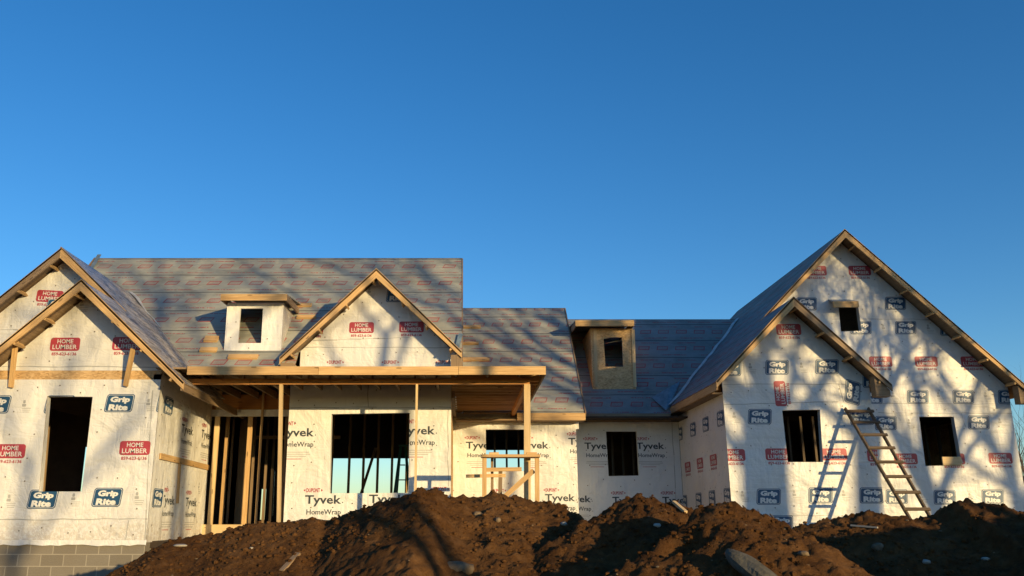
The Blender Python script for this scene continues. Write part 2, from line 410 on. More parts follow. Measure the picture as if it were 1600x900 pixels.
def wall(pl, polys, holes=(), thick=0.14, name='wall', parent=None, mat=None):
    """sheathed wall; polys are convex pieces in plane coordinates"""
    mb = MB(); P = [ccw(list(q)) for q in polys]
    for h in holes: P = minus(P, h)
    for q in P:
        mb.face([pl.p(a, b) for a, b in q], 0, q); mb.face([pl.p(a, b, -thick) for a, b in q][::-1], 1, q[::-1])
    for h in list(holes)+[ccw(list(q)) for q in polys]:
        for i in range(len(h)):
            a, b = h[i], h[(i+1) % len(h)]
            mb.face([pl.p(*a), pl.p(*b), pl.p(*b, -thick), pl.p(*a, -thick)], 2)
    return mb.build(name, mat or [M['osb'], M['dark'], M['wrap']], parent)
def wrap(pl, polys, holes=(), logos=(), parent=None, seams=(), caps=True, mat='wrap', off=0.004, name='house_wrap', limit=None, seed=1):
    mb = MB(); rnd = random.Random(seed); P0 = [ccw(list(q)) for q in polys]; P = P0
    for h in holes: P = minus(P, h)
    for q in P: mb.face([pl.p(a, b, off) for a, b in q], 0, q)
    def put(poly, o, mi):
        poly = ccw(poly)
        S = [x for x in (within(poly, c) for c in P0) if x]
        for h in holes: S = minus(S, h)
        for q in S: mb.face([pl.p(a, b, o) for a, b in q], mi, q)
    for lg in logos:
        kind, u, v = lg[:3]; rot = lg[3] if len(lg) > 3 else 0; a0, b0 = pl.uv(u, v) if u is not None else v
        sc = lg[4] if len(lg) > 4 else 1
        c, s_ = math.cos(R(rot)), math.sin(R(rot))
        for lay, mi, tris in logo(kind):
            for t in tris:
                put([(a0+sc*(x*c-y*s_), b0+sc*(x*s_+y*c)) for x, y in t], off+0.003+0.0025*lay, mi)
    for (u0, v0), (u1, v1) in seams:
        a, b = pl.uv(u0, v0), pl.uv(u1, v1); n = max(2, int(abs(b[0]-a[0])/0.25)+int(abs(b[1]-a[1])/0.25)); pr = None
        dx, dy = b[0]-a[0], b[1]-a[1]; L = math.hypot(dx, dy); px, py = -dy/L, dx/L
        pts = []
        for i in range(n+1):
            j = rnd.uniform(-0.012, 0.012); pts.append((a[0]+dx*i/n+px*j, a[1]+dy*i/n+py*j))
        for i in range(n):
            p, q = pts[i], pts[i+1]; h1, h2 = rnd.uniform(0.004, 0.011), rnd.uniform(0.004, 0.011)
            put([(p[0]-px*h1, p[1]-py*h1), (q[0]-px*h1, q[1]-py*h1), (q[0]+px*h1, q[1]+py*h1), (p[0]+px*h1, p[1]+py*h1)], off+0.0015, 5)
    if caps:
        xs = [p[0] for q in P0 for p in q]; ys = [p[1] for q in P0 for p in q]
        x = min(xs)+0.15
        while x < max(xs):
            y = min(ys)+0.12+rnd.uniform(0, 0.2)
            while y < max(ys):
                if rnd.random() < 0.8:
                    cx, cy = x+rnd.uniform(-0.05, 0.05), y+rnd.uniform(-0.06, 0.06); r = 0.014
                    put([(cx+r*math.cos(k*math.pi/3), cy+r*math.sin(k*math.pi/3)) for k in range(6)], off+0.012, 6)
                y += 0.42
            x += 0.41
    return mb.build(name, [M[mat], M['navy'], M['white'], M['red'], M['charcoal'], M['grey'], M['cap']], parent)

# ================================================================== THE HOUSE
FLOOR = -0.38; GROUND = -1.6
house = empty('house', (2.0, 22.0, GROUND))
tag(house, 'unfinished house in white printed house wrap with grey roof underlay and raw lumber gables', 'house')

def roof(name, pts, uvdir=(1, 0, 0), mat='roof', thick=0.03):
    mb = MB().slab(pts, thick, 0, 1, Vector(uvdir)); o = mb.build(name, [M[mat], M['woodd']], house); return o
def rake(p_top, p_foot, w=0.04, h=0.16, mat='wood', n=(0, 0, 1)):
    t, f = Vector(p_top), Vector(p_foot); t.z += 0.015; f.z += 0.015
    sl = abs((f.z-t.z)/(f.x-t.x)); hv = h*math.sqrt(1+sl*sl); D = Vector((0, 0, hv))
    pts = [t, t-D, f-D+Vector(((0.06 if f.x > t.x else -0.06)*0, 0, hv*0.35)), f]
    if f.x < t.x: pts = pts[::-1]
    pts = pts[::-1] if (pts[1]-pts[0]).cross(pts[2]-pts[0]).y > 0 else pts
    return MB().slab(pts, w, uvf=(f-t).normalized()).build('rake_board', M[mat], house)
def lookouts(p_top, p_foot, depth, count, mat='wood', t0=0.08, t1=0.92):
    for i in range(count):
        t = t0+(t1-t0)*i/max(1, count-1); p = Vector(p_top).lerp(Vector(p_foot), t)
        d = (Vector(p_foot)-Vector(p_top)).normalized(); up = Vector((0, 0, 1)); up = (up-d*up.dot(d)).normalized()
        q = p-up*0.11
        MB().beam(q+Vector((0, 0.02, 0)), q+Vector((0, depth, 0)), 0.04, 0.09, up).build('lookout', M[mat], house)

# ---------- left wing
PW = front(15.9); XS = -5.66
WY = 15.36
aw = at(127, 437, WY); SL = 0.93
wx, wz = aw.x, aw.z                                  # ridge of the small gable
bx_, bz_ = -8.39, 5.44                               # ridge of the big gable behind (at 17.0)
soff = 0.03
def zwing(x): return wz-SL*abs(x-wx)
xl = -9.3
gable = [(xl, FLOOR-0.02), (XS, FLOOR-0.02), (XS, zwing(XS)-0.09), (wx, wz-0.09), (xl, zwing(xl)-0.09)]
win_l = quad(PW, (61, 768), (128, 768), (145, 620), (74, 619))
wl = wall(PW, [gable], [win_l], parent=house)
z1 = PW.uv(100, 593)[1]; z2 = PW.uv(100, 579)[1]
low = cut(ccw(gable), (20, z1), (-20, z1))[0]
upp = cut(ccw(gable), (-20, z2), (20, z2))[0]
wrap(PW, [low], [win_l], [('g', 187, 630), ('g', 93, 632), ('g', -6, 632), ('g', 67, 780), ('g', 168, 777), ('g', -34, 780), ('h', 211, 700), ('h', 16, 705), ('h', -80, 705),
     ('s', 38, 632), ('s', 232, 630), ('s', 14, 780), ('s', 115, 778), ('s', 214, 776), ('g', 268, 630)], wl,
     seams=[((-60, 812), (232, 811)), ((238, 610), (226, 845)), ((202, 813), (196, 843))], seed=3)
wrap(PW, [upp], (), [('h', 102, 538), ('h', 199, 537), ('h', 6, 540), ('s', 128, 475)], wl, seams=[((0, 572), (245, 574))], seed=4)
# side wall of the left wing, facing the porch
PS = Plane((XS, 0, 0), (0, 1, 0), (1, 0, 0))
ss = [(15.9, FLOOR-0.02), (19.3, FLOOR-0.02), (19.3, 2.75), (15.9, 2.62)]
ws = wall(PS, [ss], parent=house)
s1 = [(15.9, FLOOR-0.02), (16.7, FLOOR-0.02), (16.7, 2.64), (15.9, 2.62)]
wrap(PS, [s1], (), [('g', 263, 634), ('g', 246, 778)], ws, seed=5)
wrap(PS, [[(16.6, FLOOR-0.02), (19.3, FLOOR-0.02), (19.3, 2.75), (16.6, 2.63)]], (),
     [('t', 292, 672, 0, 1.0), ('t', 322, 680, 0, 1.0), ('t', 262, 782, 0, 1.0), ('t', 298, 785, 0, 1.0), ('s', 310, 760)], ws,
     seams=[((252, 640), (247, 830))], mat='tywrap', off=0.010, seed=6)
a = at(247, 713, 16.0); 
MB().beam((XS+0.03, 16.15, 1.13), (XS+0.03, 19.28, 1.10), 0.03, 0.11).build('batten', M['wood'], house)
MB().beam((XS+0.03, 17.3, 1.09), (XS+0.03, 17.35, 0.30), 0.03, 0.09, (0, 1, 0)).build('batten', M['wood'], house)
# block foundation
fb = MB()
for pl, a0, a1 in ((front(15.93), -12.0, XS-0.02), (Plane((XS-0.03, 0, 0), (0, 1, 0), (1, 0, 0)), 15.93, 19.3)):
    q = [(a0, GROUND-0.1), (a1, GROUND-0.1), (a1, FLOOR-0.02), (a0, FLOOR-0.02)]
    fb.face([pl.p(*x) for x in q], 0, [(x, y-FLOOR+0.02) for x, y in q])
fb.box((-12, 15.94, GROUND), (XS-0.06, 16.13, FLOOR-0.03))
fb.build('block_foundation', M['cmu'], house)
sk = MB(); rs = random.Random(9); xx = -9.3; dz = 0.0
while xx < XS+0.01:
    nz = rs.uniform(0.0, 0.035); x2 = min(xx+0.14, XS+0.012)
    sk.face([(xx, 15.888-dz*0.4, FLOOR-0.05-dz), (x2, 15.888-nz*0.4, FLOOR-0.05-nz), (x2, 15.893, FLOOR+0.02), (xx, 15.893, FLOOR+0.02)]); dz = nz; xx = x2 if x2 < XS+0.01 else 99
sk.build('loose_wrap_edge', M['wrap'], house)
# roofs of the left wing
SLr = Vector((0, 1, 0))
xe = -5.05; ze = wz-SL*(xe-wx)
def rz(x): return ze+SL*(xe-x)
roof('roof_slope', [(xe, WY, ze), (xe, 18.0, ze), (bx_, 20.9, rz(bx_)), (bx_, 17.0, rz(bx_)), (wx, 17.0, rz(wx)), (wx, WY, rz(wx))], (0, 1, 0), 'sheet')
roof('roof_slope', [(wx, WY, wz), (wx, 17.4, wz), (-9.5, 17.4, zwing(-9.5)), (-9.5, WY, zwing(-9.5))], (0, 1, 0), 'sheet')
roof('roof_slope', [(bx_, 17.0, bz_), (bx_, 24.0, bz_), (-11.9, 24.0, bz_-SL*3.51), (-11.9, 17.0, bz_-SL*3.51)], (0, 1, 0), 'roof')
PB = front(17.4)
bg_ = [(-11.2, 2.45), (-6.0, 2.45), (-6.0, rz(-6.0)-0.09), (bx_, bz_-0.09), (-11.2, bz_-SL*2.81-0.09)]
wb = wall(PB, [bg_], parent=house)
wrap(PB, [bg_], (), [('h', 78, 463, -3), ('g', 92, 479), ('h', -10, 466), ('s', 100, 410)], wb, seams=[((0, 515), (60, 517))], seed=8)
A_ = (wx, WY, wz); rake(A_, (xe, WY, ze)); rake(A_, (-9.5, WY, zwing(-9.5)))
lookouts(A_, (xe, WY, ze), 0.4, 4); lookouts(A_, (-9.5, WY, zwing(-9.5)), 0.4, 5)
B_ = (bx_, 17.0, bz_); rake(B_, (-6.9, 17.0, rz(-6.9))); rake(B_, (-11.9, 17.0, bz_-SL*3.51), mat='woodd')
lookouts(B_, (-11.9, 17.0, bz_-SL*3.51), 0.4, 6)
MB().beam((xe-0.04, WY+0.02, ze-0.07), (xe-0.04, 20.0, ze-0.07), 0.04, 0.14).build('fascia_board', M['woodd'], house)
# short props hanging from the rakes to the wall
for (u0, v0, u1, v1) in ((208, 545, 196, 603), (25, 532, 17, 605)):
    MB().beam(at(u0, v0, 15.55), at(u1, v1, 15.84), 0.09, 0.035, (0, 1, 0)).build('rake_prop', M['wood'], house)
# jamb stud showing in the left window
MB().beam(at(56, 768, 16.1), at(69, 676, 16.1), 0.09, 0.04, (0, 1, 0)).build('jamb_stud', M['wood'], house)
MB().beam(at(66, 768, 18.0), at(78, 620, 18.0), 0.09, 0.04, (0, 1, 0)).build('interior_stud', M['woodd'], house)
# back and far side of the left wing
PBK = front(22.0)
gap1 = quad(PBK, (60, 772), (66.5, 772), (74, 683), (68, 683)); gap2 = quad(PBK, (123, 770), (127.5, 770), (136, 698), (131.5, 698))
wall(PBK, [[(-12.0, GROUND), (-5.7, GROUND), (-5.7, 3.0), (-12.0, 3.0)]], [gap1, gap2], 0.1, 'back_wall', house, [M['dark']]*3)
MB().box((-11.7, 17.45, GROUND), (-11.55, 22, 2.3)).build('outer_wall', M['osb'], house)

# ---------- main roof, centre gable, porch
RY, RZ = 22.2, 6.83; XL, XR = -9.96, -0.05
roof('main_roof', [(XL, 18.6, 3.23), (-3.72, 18.6, 3.23), (-3.72, 19.02, 3.65), (-0.1, 19.02, 3.65), (XR, 19.02, 3.65), (XR, RY, RZ), (XL, RY, RZ)])
roof('main_roof', [(XR, RY, RZ), (XR, 26.0, 3.03), (XL, 26.0, 3.03), (XL, RY, RZ)])
MB().beam((XL-0.02, 18.62, 3.19), (XL-0.02, RY, RZ-0.04), 0.04, 0.12).build('rake_board', M['woodd'], house)
MB().beam((XR+0.01, 18.7, 3.23), (XR+0.01, RY, RZ-0.07), 0.03, 0.13).build('rake_board', M['woodd'], house)
PE = Plane((XR-0.12, 0, 0), (0, 1, 0), (1, 0, 0))
wall(PE, [[(18.8, 2.6), (25.6, 2.6), (25.6, 3.3), (RY, RZ-0.1), (18.8, 3.3)]], parent=house, name='gable_end')
# centre gable
CGY = 18.46
gx, gz = at(588, 420, CGY).x, at(588, 420, CGY).z
G_ = (gx, CGY, gz); glx, grx = gx-2.06, gx+1.92; gs = 0.985
gl = (glx, CGY, gz-gs*2.06); gr = (grx, CGY, gz-gs*1.92)
PG = front(19.0)
gp = [(glx+0.35, 2.9), (grx-0.02, 2.9), (grx-0.02, gz-gs*1.9-0.09), (gx, gz-0.09), (glx+0.35, gz-gs*1.71-0.09)]
wg = wall(PG, [gp], parent=house, name='gable_wall')
wrap(PG, [gp], (), [('h', 565, 512), ('h', 643, 511), ('h', 486, 513), ('d', 524, 566), ('d', 610, 566), ('d', 694, 566), ('g', 622, 461), ('s', 577, 455)], wg,
     seams=[((460, 543), (700, 543)), ((470, 532), (640, 528))], seed=11)
for s_ in (1,):
    roof('gable_roof', [gl, G_, (gx, 20.9, gz), (glx, 18.95, gl[2])], (0, 1, 0), 'roof')
    roof('gable_roof', [G_, gr, (grx, 19.0, gr[2]), (gx, 20.9, gz)], (0, 1, 0), 'roof')
rake(G_, gl); rake(G_, gr); lookouts(G_, gl, 0.4, 4); lookouts(G_, gr, 0.4, 4)
MB().box((grx-0.24, CGY+0.045, gr[2]-0.5), (grx+0.01, CGY+0.085, gr[2]-0.06)).build('rake_end_board', M['woodd'], house)
MB().box((glx+0.02, CGY+0.045, gl[2]-0.22), (glx+0.3, 18.95, gl[2]-0.10)).build('rake_end_block', M['woodd'], house)
# porch roof
FY = 15.8; fz = at(500, 573, FY).z; fzb = at(500, 586, FY).z
pxl, pxr = -5.14, at(853, 580, FY).x
roof('porch_roof', [(pxl-0.6, FY, fz-0.01), (pxr, FY, fz-0.01), (pxr, 22.2, fz+0.45), (pxl-0.6, 22.2, fz+0.45)])
xa_ = pxl
for ln in (2.44, 2.6, 9):
    xb_ = min(xa_+ln, pxr); MB().box((xa_, FY-0.04, fzb+random.uniform(-0.008, 0.004)), (xb_-0.006, FY, fz+random.uniform(-0.006, 0.006))).build('porch_fascia', M['wood'], house); xa_ = xb_
MB().box((pxr-0.04, FY+0.01, fzb), (pxr, 21.25, fz-0.02)).build('porch_fascia', M['woodd'], house)
BY = 16.3; bz0, bz1 = at(500, 601, BY).z, at(500, 592, BY).z; bxr = at(828, 598, BY).x
xa_ = pxl-0.3
for ln in (1.35, 1.55, 9):
    xb_ = min(xa_+ln, bxr); MB().box((xa_, BY-0.02, bz0+random.uniform(-0.006, 0.006)), (xb_-0.006, BY+0.06, bz1)).build('porch_beam', M['beamw'], house); xa_ = xb_
MB().box((bxr-0.08, BY+0.07, bz0), (bxr, 21.6, bz1+0.02)).build('porch_beam', M['beamw'], house)
x = pxl+0.1
while x < -0.4:
    ye = 19.25 if x < -3.6 else 17.95
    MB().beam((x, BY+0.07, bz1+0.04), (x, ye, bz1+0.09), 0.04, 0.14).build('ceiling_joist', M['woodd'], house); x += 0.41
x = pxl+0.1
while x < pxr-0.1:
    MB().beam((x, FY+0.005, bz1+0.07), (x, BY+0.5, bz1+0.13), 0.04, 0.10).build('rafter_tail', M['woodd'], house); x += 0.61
y = BY+0.25
while y < 21.5:
    MB().beam((-0.25, y, bz1+0.05), (pxr-0.06, y, bz1+0.05), 0.04, 0.13).build('ceiling_joist', M['wood'], house); y += 0.41
MB().box((-0.26, 18.0, bz0-0.02), (-0.2, 21.6, bz1+0.1)).build('porch_ledger', M['woodd'], house)
pb = at(438, 822, BY)
for (u, w_, vb) in ((438, 0.062, 825), (650, 0.04, 800), (822, 0.12, 800)):
    t = at(u+1.5, 600, BY); b = at(u-1.5 if u < 800 else u+1, vb, BY)
    MB().beam((b.x, BY+0.01, -0.6), (t.x, BY+0.01, bz0+0.005), w_, 0.09, (0, 1, 0)).build('porch_post', M['woodp'], house)

# ---------- wall with the big window
PL = front(18.0)
x0l = at(452, 640, 18.0).x; x1l = -0.27
bigw = quad(PL, (515, 771), (638, 770), (640, 645), (518, 647))
top1 = 2.78
w1 = wall(PL, [[(x0l, FLOOR-0.02), (x1l, FLOOR-0.02), (x1l, top1), (x0l, top1)]], [bigw], parent=house)
wrap(PL, [[(x0l, FLOOR-0.02), (x1l, FLOOR-0.02), (x1l, top1), (x0l, top1)]], [bigw],
     [('t', 463, 676), ('t', 652, 673), ('t', 505, 781), ('t', 605, 780), ('t', 703, 779)], w1,
     seams=[((452, 637), (705, 636)), ((575, 600), (575, 637)), ((700, 640), (700, 760))], mat='tywrap', seed=21)
MB().box((x1l-0.12, 18.15, FLOOR), (x1l, 21.7, 2.7)).build('inner_side_wall', M['osb'], house)
MB().box((x0l, 18.15, FLOOR), (x0l+0.1, 19.3, 2.7)).build('inner_side_wall', M['osb'], house)

# ---------- entry
EY = 19.3
ez0, ez1 = at(390, 640, EY).z, at(390, 617, EY).z
MB().box((XS, EY-0.04, ez0), (x0l, EY+0.04, ez1)).build('entry_header', M['beamw'], house)
MB().box((XS, EY-0.08, ez0-0.16), (x0l, EY-0.045, ez0-0.01)).build('entry_trim', M['tywrap'], house)
MB().box((XS-0.05, EY-0.1, -0.40), (x0l, EY+0.0, -0.11)).build('entry_sill', M['woodp'], house)
MB().box((-12, 16.2, FLOOR-0.12), (-0.3, 26, FLOOR)).build('floor_deck', M['dark'], house)
MB().box((-0.29, 21.9, FLOOR-0.12), (14, 29, FLOOR)).build('floor_deck', M['dark'], house)
for (ut, ub, wd, Y, vt, mt) in ((340, 328, 0.11, 19.28, 640, 'woodp'), (357, 345, 0.09, 20.3, 640, 'wood'), (366, 354, 0.05, 21.6, 640, 'woodd'),
        (392, 381, 0.10, 19.36, 640, 'wood'), (398, 391, 0.06, 21.9, 640, 'woodd'), (407, 402, 0.045, 19.2, 640, 'wood'), (385, 374, 0.07, 22.6, 640, 'woodd'),
        (418, 412, 0.06, 22.8, 640, 'woodd'), (428, 423, 0.06, 23.3, 640, 'woodd'), (447, 443, 0.09, 19.6, 640, 'woodd')):
    b = at(ub, 825, Y); t = at(ut, 650, Y); xm = (b.x+t.x)/2
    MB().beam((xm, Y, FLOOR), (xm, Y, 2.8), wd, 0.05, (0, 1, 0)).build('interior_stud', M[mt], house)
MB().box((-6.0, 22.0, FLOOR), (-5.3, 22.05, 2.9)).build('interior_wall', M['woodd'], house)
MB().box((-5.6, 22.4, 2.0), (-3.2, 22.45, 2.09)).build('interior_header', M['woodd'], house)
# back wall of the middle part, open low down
PK = front(25.5)
zo = at(575, 716, 25.5).z
op1 = [(-4.6, FLOOR+0.3), (-1.0, FLOOR+0.3), (-1.0, zo), (-4.6, zo)]
sl1 = quad(PK, (405, 812), (413, 812), (416, 764), (408, 764)); sl2 = quad(PK, (341, 806), (342.5, 806), (346, 735), (344.5, 735))
sl3 = quad(PK, (425, 806), (426.2, 806), (429.5, 735), (428.3, 735)); sl4 = quad(PK, (365, 806), (366.5, 806), (369, 735), (367.5, 735))
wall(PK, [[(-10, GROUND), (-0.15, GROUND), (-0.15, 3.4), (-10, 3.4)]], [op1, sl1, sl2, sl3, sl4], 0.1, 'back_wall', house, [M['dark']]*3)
for u in (517, 544.5, 567, 589.5, 612, 635, 658):
    b = at(u-1, 771, 24.9); MB().beam((b.x, 24.9, FLOOR), (b.x+0.02, 24.9, 3.2), 0.065, 0.09, (0, 1, 0)).build('interior_stud', M['wood'], house)
MB().beam(at(563, 775, 23.0), at(587, 700, 23.6), 0.07, 0.05, (0, 1, 0)).build('diagonal_brace', M['woodd'], house)
MB().box((-5.6, 18.3, 3.0), (-0.3, 25.4, 3.05)).build('ceiling_board', M['dark'], house)

# ---------- wall right of the porch
P2 = front(21.7); x2r = at(901, 700, 21.7).x
win2 = quad(P2, (760, 736), (823, 736), (821, 671), (759, 671))
r2 = [(-0.27, FLOOR-0.6), (x2r, FLOOR-0.6), (x2r, 2.6), (-0.27, 2.6)]
w2 = wall(P2, [r2], [win2], parent=house)
wrap(P2, [r2], [win2], [('t', 751, 696), ('t', 834, 696), ('t', 911, 690), ('t', 710, 779), ('t', 792, 779), ('t', 875, 778)], w2,
     seams=[((705, 663), (760, 664))], mat='tywrap', seed=31)
EY2 = 21.3; e2 = at(800, 645, EY2).z; k2 = 24.84-EY2; X2 = 3.0
roof('side_roof', [(XR+0.02, EY2, e2), (X2, EY2, e2), (X2, 24.84, e2+k2), (XR+0.02, 24.84, e2+k2)])
roof('side_roof', [(X2, 24.84, e2+k2), (X2, 28.5, e2+k2-3.66), (XR+0.02, 28.5, e2+k2-3.66), (XR+0.02, 24.84, e2+k2)])
MB().box((at(808, 650, EY2).x, EY2-0.04, e2-0.19), (X2, EY2-0.002, e2-0.01)).build('fascia_board', M['wood'], house)
MB().box((-0.2, EY2+0.01, e2-0.19), (X2-0.02, 21.68, e2-0.15)).build('soffit', M['woodd'], house)
MB().beam((X2+0.01, EY2, e2-0.05), (X2+0.01, 24.84, e2+k2-0.05), 0.03, 0.12).build('rake_board', M['woodd'], house)
wall(Plane((X2-0.1, 0, 0), (0, 1, 0), (1, 0, 0)), [[(21.8, 2.2), (28, 2.2), (28, 2.9), (24.84, e2+k2-0.12), (21.8, 2.9)]], parent=house, name='gable_end')
P2K = front(28.0)
zo2 = at(790, 703, 28.0).z
o2 = [(0.2, FLOOR+0.3), (2.4, FLOOR+0.3), (2.4, zo2), (0.2, zo2)]
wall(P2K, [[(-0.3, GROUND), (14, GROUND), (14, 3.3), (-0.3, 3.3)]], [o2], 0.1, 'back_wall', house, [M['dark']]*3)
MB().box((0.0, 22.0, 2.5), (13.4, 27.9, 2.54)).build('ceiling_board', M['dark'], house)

# ---------- recessed wall before the garage
P3 = front(23.0); x3r = at(1062, 700, 23.0).x
win3 = quad(P3, (951, 744), (999, 743), (995, 674), (947, 674))
r3 = [(x2r-0.1, FLOOR-0.6), (x3r, FLOOR-0.6), (x3r, 2.75), (x2r-0.1, 2.75)]
w3 = wall(P3, [r3], [win3], parent=house)
wrap(P3, [r3], [win3], [('t', 935, 697), ('t', 1016, 697), ('t', 901, 780), ('t', 979, 782), ('t', 1057, 782)], w3, seams=[((1050, 660), (1056, 780))], mat='tywrap', seed=41)
MB().box((x2r-0.14, 21.85, FLOOR-0.6), (x2r-0.002, 23.0, 2.5)).build('return_wall', M['tywrap'], house)
EY3 = 22.6; e3 = at(980, 646, EY3).z; k3 = 25.9-EY3
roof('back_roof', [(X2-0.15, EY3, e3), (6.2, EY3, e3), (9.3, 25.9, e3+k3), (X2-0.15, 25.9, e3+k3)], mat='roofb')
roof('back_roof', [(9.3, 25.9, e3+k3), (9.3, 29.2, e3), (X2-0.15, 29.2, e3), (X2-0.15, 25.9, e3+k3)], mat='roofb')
MB().box((X2+0.05, EY3-0.04, e3-0.21), (5.42, EY3-0.002, e3-0.01)).build('fascia_board', M['woodd'], house)

# ---------- garage end
GY = 18.4; BYG = 20.28
S = 1.015; gxe, gze = 5.45, 2.87
def zg(x): return gze+S*(x-gxe)
ax = 7.31; bxr_ = 9.51; az_, bz2 = zg(ax), zg(bxr_)
rgx = 13.55; rgz = bz2-S*(rgx-bxr_)
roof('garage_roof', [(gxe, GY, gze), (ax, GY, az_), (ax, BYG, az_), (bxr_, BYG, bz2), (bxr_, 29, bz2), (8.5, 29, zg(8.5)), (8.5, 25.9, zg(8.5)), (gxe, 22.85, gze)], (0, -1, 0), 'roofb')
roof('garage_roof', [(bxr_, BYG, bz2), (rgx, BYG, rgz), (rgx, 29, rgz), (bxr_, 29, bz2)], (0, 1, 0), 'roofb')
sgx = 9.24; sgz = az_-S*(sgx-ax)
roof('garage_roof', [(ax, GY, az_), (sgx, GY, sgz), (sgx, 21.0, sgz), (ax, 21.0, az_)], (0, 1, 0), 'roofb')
PA = front(18.9); XG = at(1136, 700, 18.9).x; XG2 = at(1370, 700, 18.9).x
def zs(x): return az_-S*abs(x-ax)
gar = [(XG, FLOOR-0.9), (XG2, FLOOR-0.9), (XG2, zs(XG2)-0.09), (ax, az_-0.09), (XG, zs(XG)-0.09)]
wina = quad(PA, (1231, 722), (1286, 722), (1281, 640), (1222, 641))
wa = wall(PA, [gar], [wina], parent=house)
wrap(PA, [gar], [wina], [('h', 1232, 515), ('g', 1214, 574), ('g', 1292, 573), ('g', 1140, 576), ('h', 1219, 615, 90), ('g', 1332, 613, 80), ('g', 1187, 651), ('g', 1347, 652), ('g', 1366, 594),
     ('h', 1144, 711), ('h', 1216, 710), ('h', 1303, 710), ('g', 1201, 776), ('g', 1282, 774), ('g', 1362, 774), ('h', 1375, 712), ('g', 1220, 818), ('s', 1147, 650), ('s', 1160, 773), ('s', 1241, 772), ('s', 1318, 772), ('s', 1172, 573), ('s', 1252, 572)],
     wa, seams=[((1128, 632), (1310, 628)), ((1130, 601), (1370, 600)), ((1310, 600), (1318, 628)), ((1140, 806), (1380, 806))], seed=51)
PSg = Plane((XG, 0, 0), (0, -1, 0), (-1, 0, 0))
zt = zg(XG)-0.12; zb = zt-0.33
sgw = wall(PSg, [[(-23.0, FLOOR-0.9), (-18.9, FLOOR-0.9), (-18.9, zt), (-23.0, zt)]], parent=house)
wrap(PSg, [[(-23.0, FLOOR-0.9), (-18.9, FLOOR-0.9), (-18.9, zb), (-23.0, zb)]], (), [('g', 1126, 654, 0), ('g', 1103, 663), ('g', 1083, 671), ('g', 1063, 678),
     ('h', 1115, 719), ('h', 1094, 724), ('h', 1075, 730), ('g', 1137, 775), ('g', 1113, 778), ('g', 1092, 781), ('g', 1070, 784)], sgw, seed=52)
PD = front(20.8)
XD = 13.25
def zd(x): return bz2-S*abs(x-bxr_)
big0 = [(XG, 1.0), (XD, 1.0), (XD, zd(XD)-0.09), (bxr_, bz2-0.09), (XG, zd(XG)-0.09)]
up_, _ = cut(ccw(big0), (-20, 2.7), (20, 2.7)); big = [up_, [(XG2+0.01, -1.5), (XD, -1.5), (XD, 2.7), (XG2+0.01, 2.7)]]
wind = quad(PD, (1446, 728), (1503, 727), (1490, 651), (1436, 651))
wint = quad(PD, (1314, 518), (1346, 517), (1341, 479), (1310, 479))
wd_ = wall(PD, big, [wind, wint], parent=house)
wrap(PD, big, [wind, wint], [('h', 1343, 423), ('h', 1274, 423), ('g', 1399, 474), ('g', 1260, 475), ('g', 1415, 512), ('g', 1345, 512), ('g', 1485, 514), ('h', 1376, 565), ('h', 1447, 565), ('h', 1519, 565),
     ('g', 1434, 620), ('g', 1505, 620), ('g', 1576, 620), ('g', 1362, 620), ('g', 1384, 661), ('g', 1529, 660), ('g', 1602, 660), ('h', 1415, 717), ('h', 1489, 717), ('h', 1563, 716), ('h', 1636, 716),
     ('g', 1401, 776), ('g', 1476, 777), ('g', 1551, 776), ('s', 1380, 512), ('s', 1450, 512), ('s', 1395, 618), ('s', 1466, 618), ('s', 1540, 618), ('s', 1420, 660), ('s', 1562, 659), ('s', 1440, 776), ('s', 1515, 776)],
     wd_, seams=[((1300, 499), (1520, 499)), ((1372, 645), (1590, 646)), ((1502, 645), (1508, 667)), ((1372, 630), (1590, 632))], seed=53)
MB().box((XD-0.14, 20.95, -1.5), (XD, 28, zd(XD)-0.1)).build('outer_wall', M['osb'], house)
MB().box((XG+0.2, 19.1, 2.62), (XG2-0.1, 21.95, 2.66)).build('ceiling_board', M['dark'], house)
MB().box((XG2+0.1, 20.98, 2.68), (XD-0.2, 21.95, 2.72)).build('ceiling_board', M['dark'], house)
MB().box((XG+0.2, 21.955, 2.42), (XD-0.2, 21.99, 2.75)).build('ceiling_board', M['dark'], house)  # upright board added to block a bright gap seen through the window
MB().box((-9.2, 16.1, 2.38), (XS-0.2, 21.9, 2.42)).build('ceiling_board', M['dark'], house)
# garage rakes
gA = (ax, GY, az_); rake(gA, (gxe, GY, gze)); rake(gA, (sgx, GY, sgz), mat='woodd'); lookouts(gA, (sgx, GY, sgz), 0.5, 4, 'wood'); 
gB = (bxr_, BYG, bz2); rake(gB, (ax-0.1, BYG, zg(ax-0.1))); rake(gB, (rgx, BYG, rgz)); lookouts(gB, (rgx, BYG, rgz), 0.4, 7)
MB().box((gxe, GY+0.042, gze-0.18), (gxe+0.04, 22.85, gze-0.02)).build('fascia_board', M['wood'], house)
MB().box((gxe+0.04, 18.9, gze-0.2), (XG, 22.9, gze-0.16)).build('soffit', M['woodd'], house)
for (fx, fy, fz_) in ((sgx, GY, sgz), (rgx, BYG, rgz)):
    MB().slab([(fx-0.34, fy+0.06, fz_-0.24), (fx-0.03, fy+0.06, fz_-0.24), (fx-0.03, fy+0.06, fz_-0.10), (fx-0.34, fy+0.06, fz_+0.19)], 0.22).build('rake_return', M['woodd'], house)
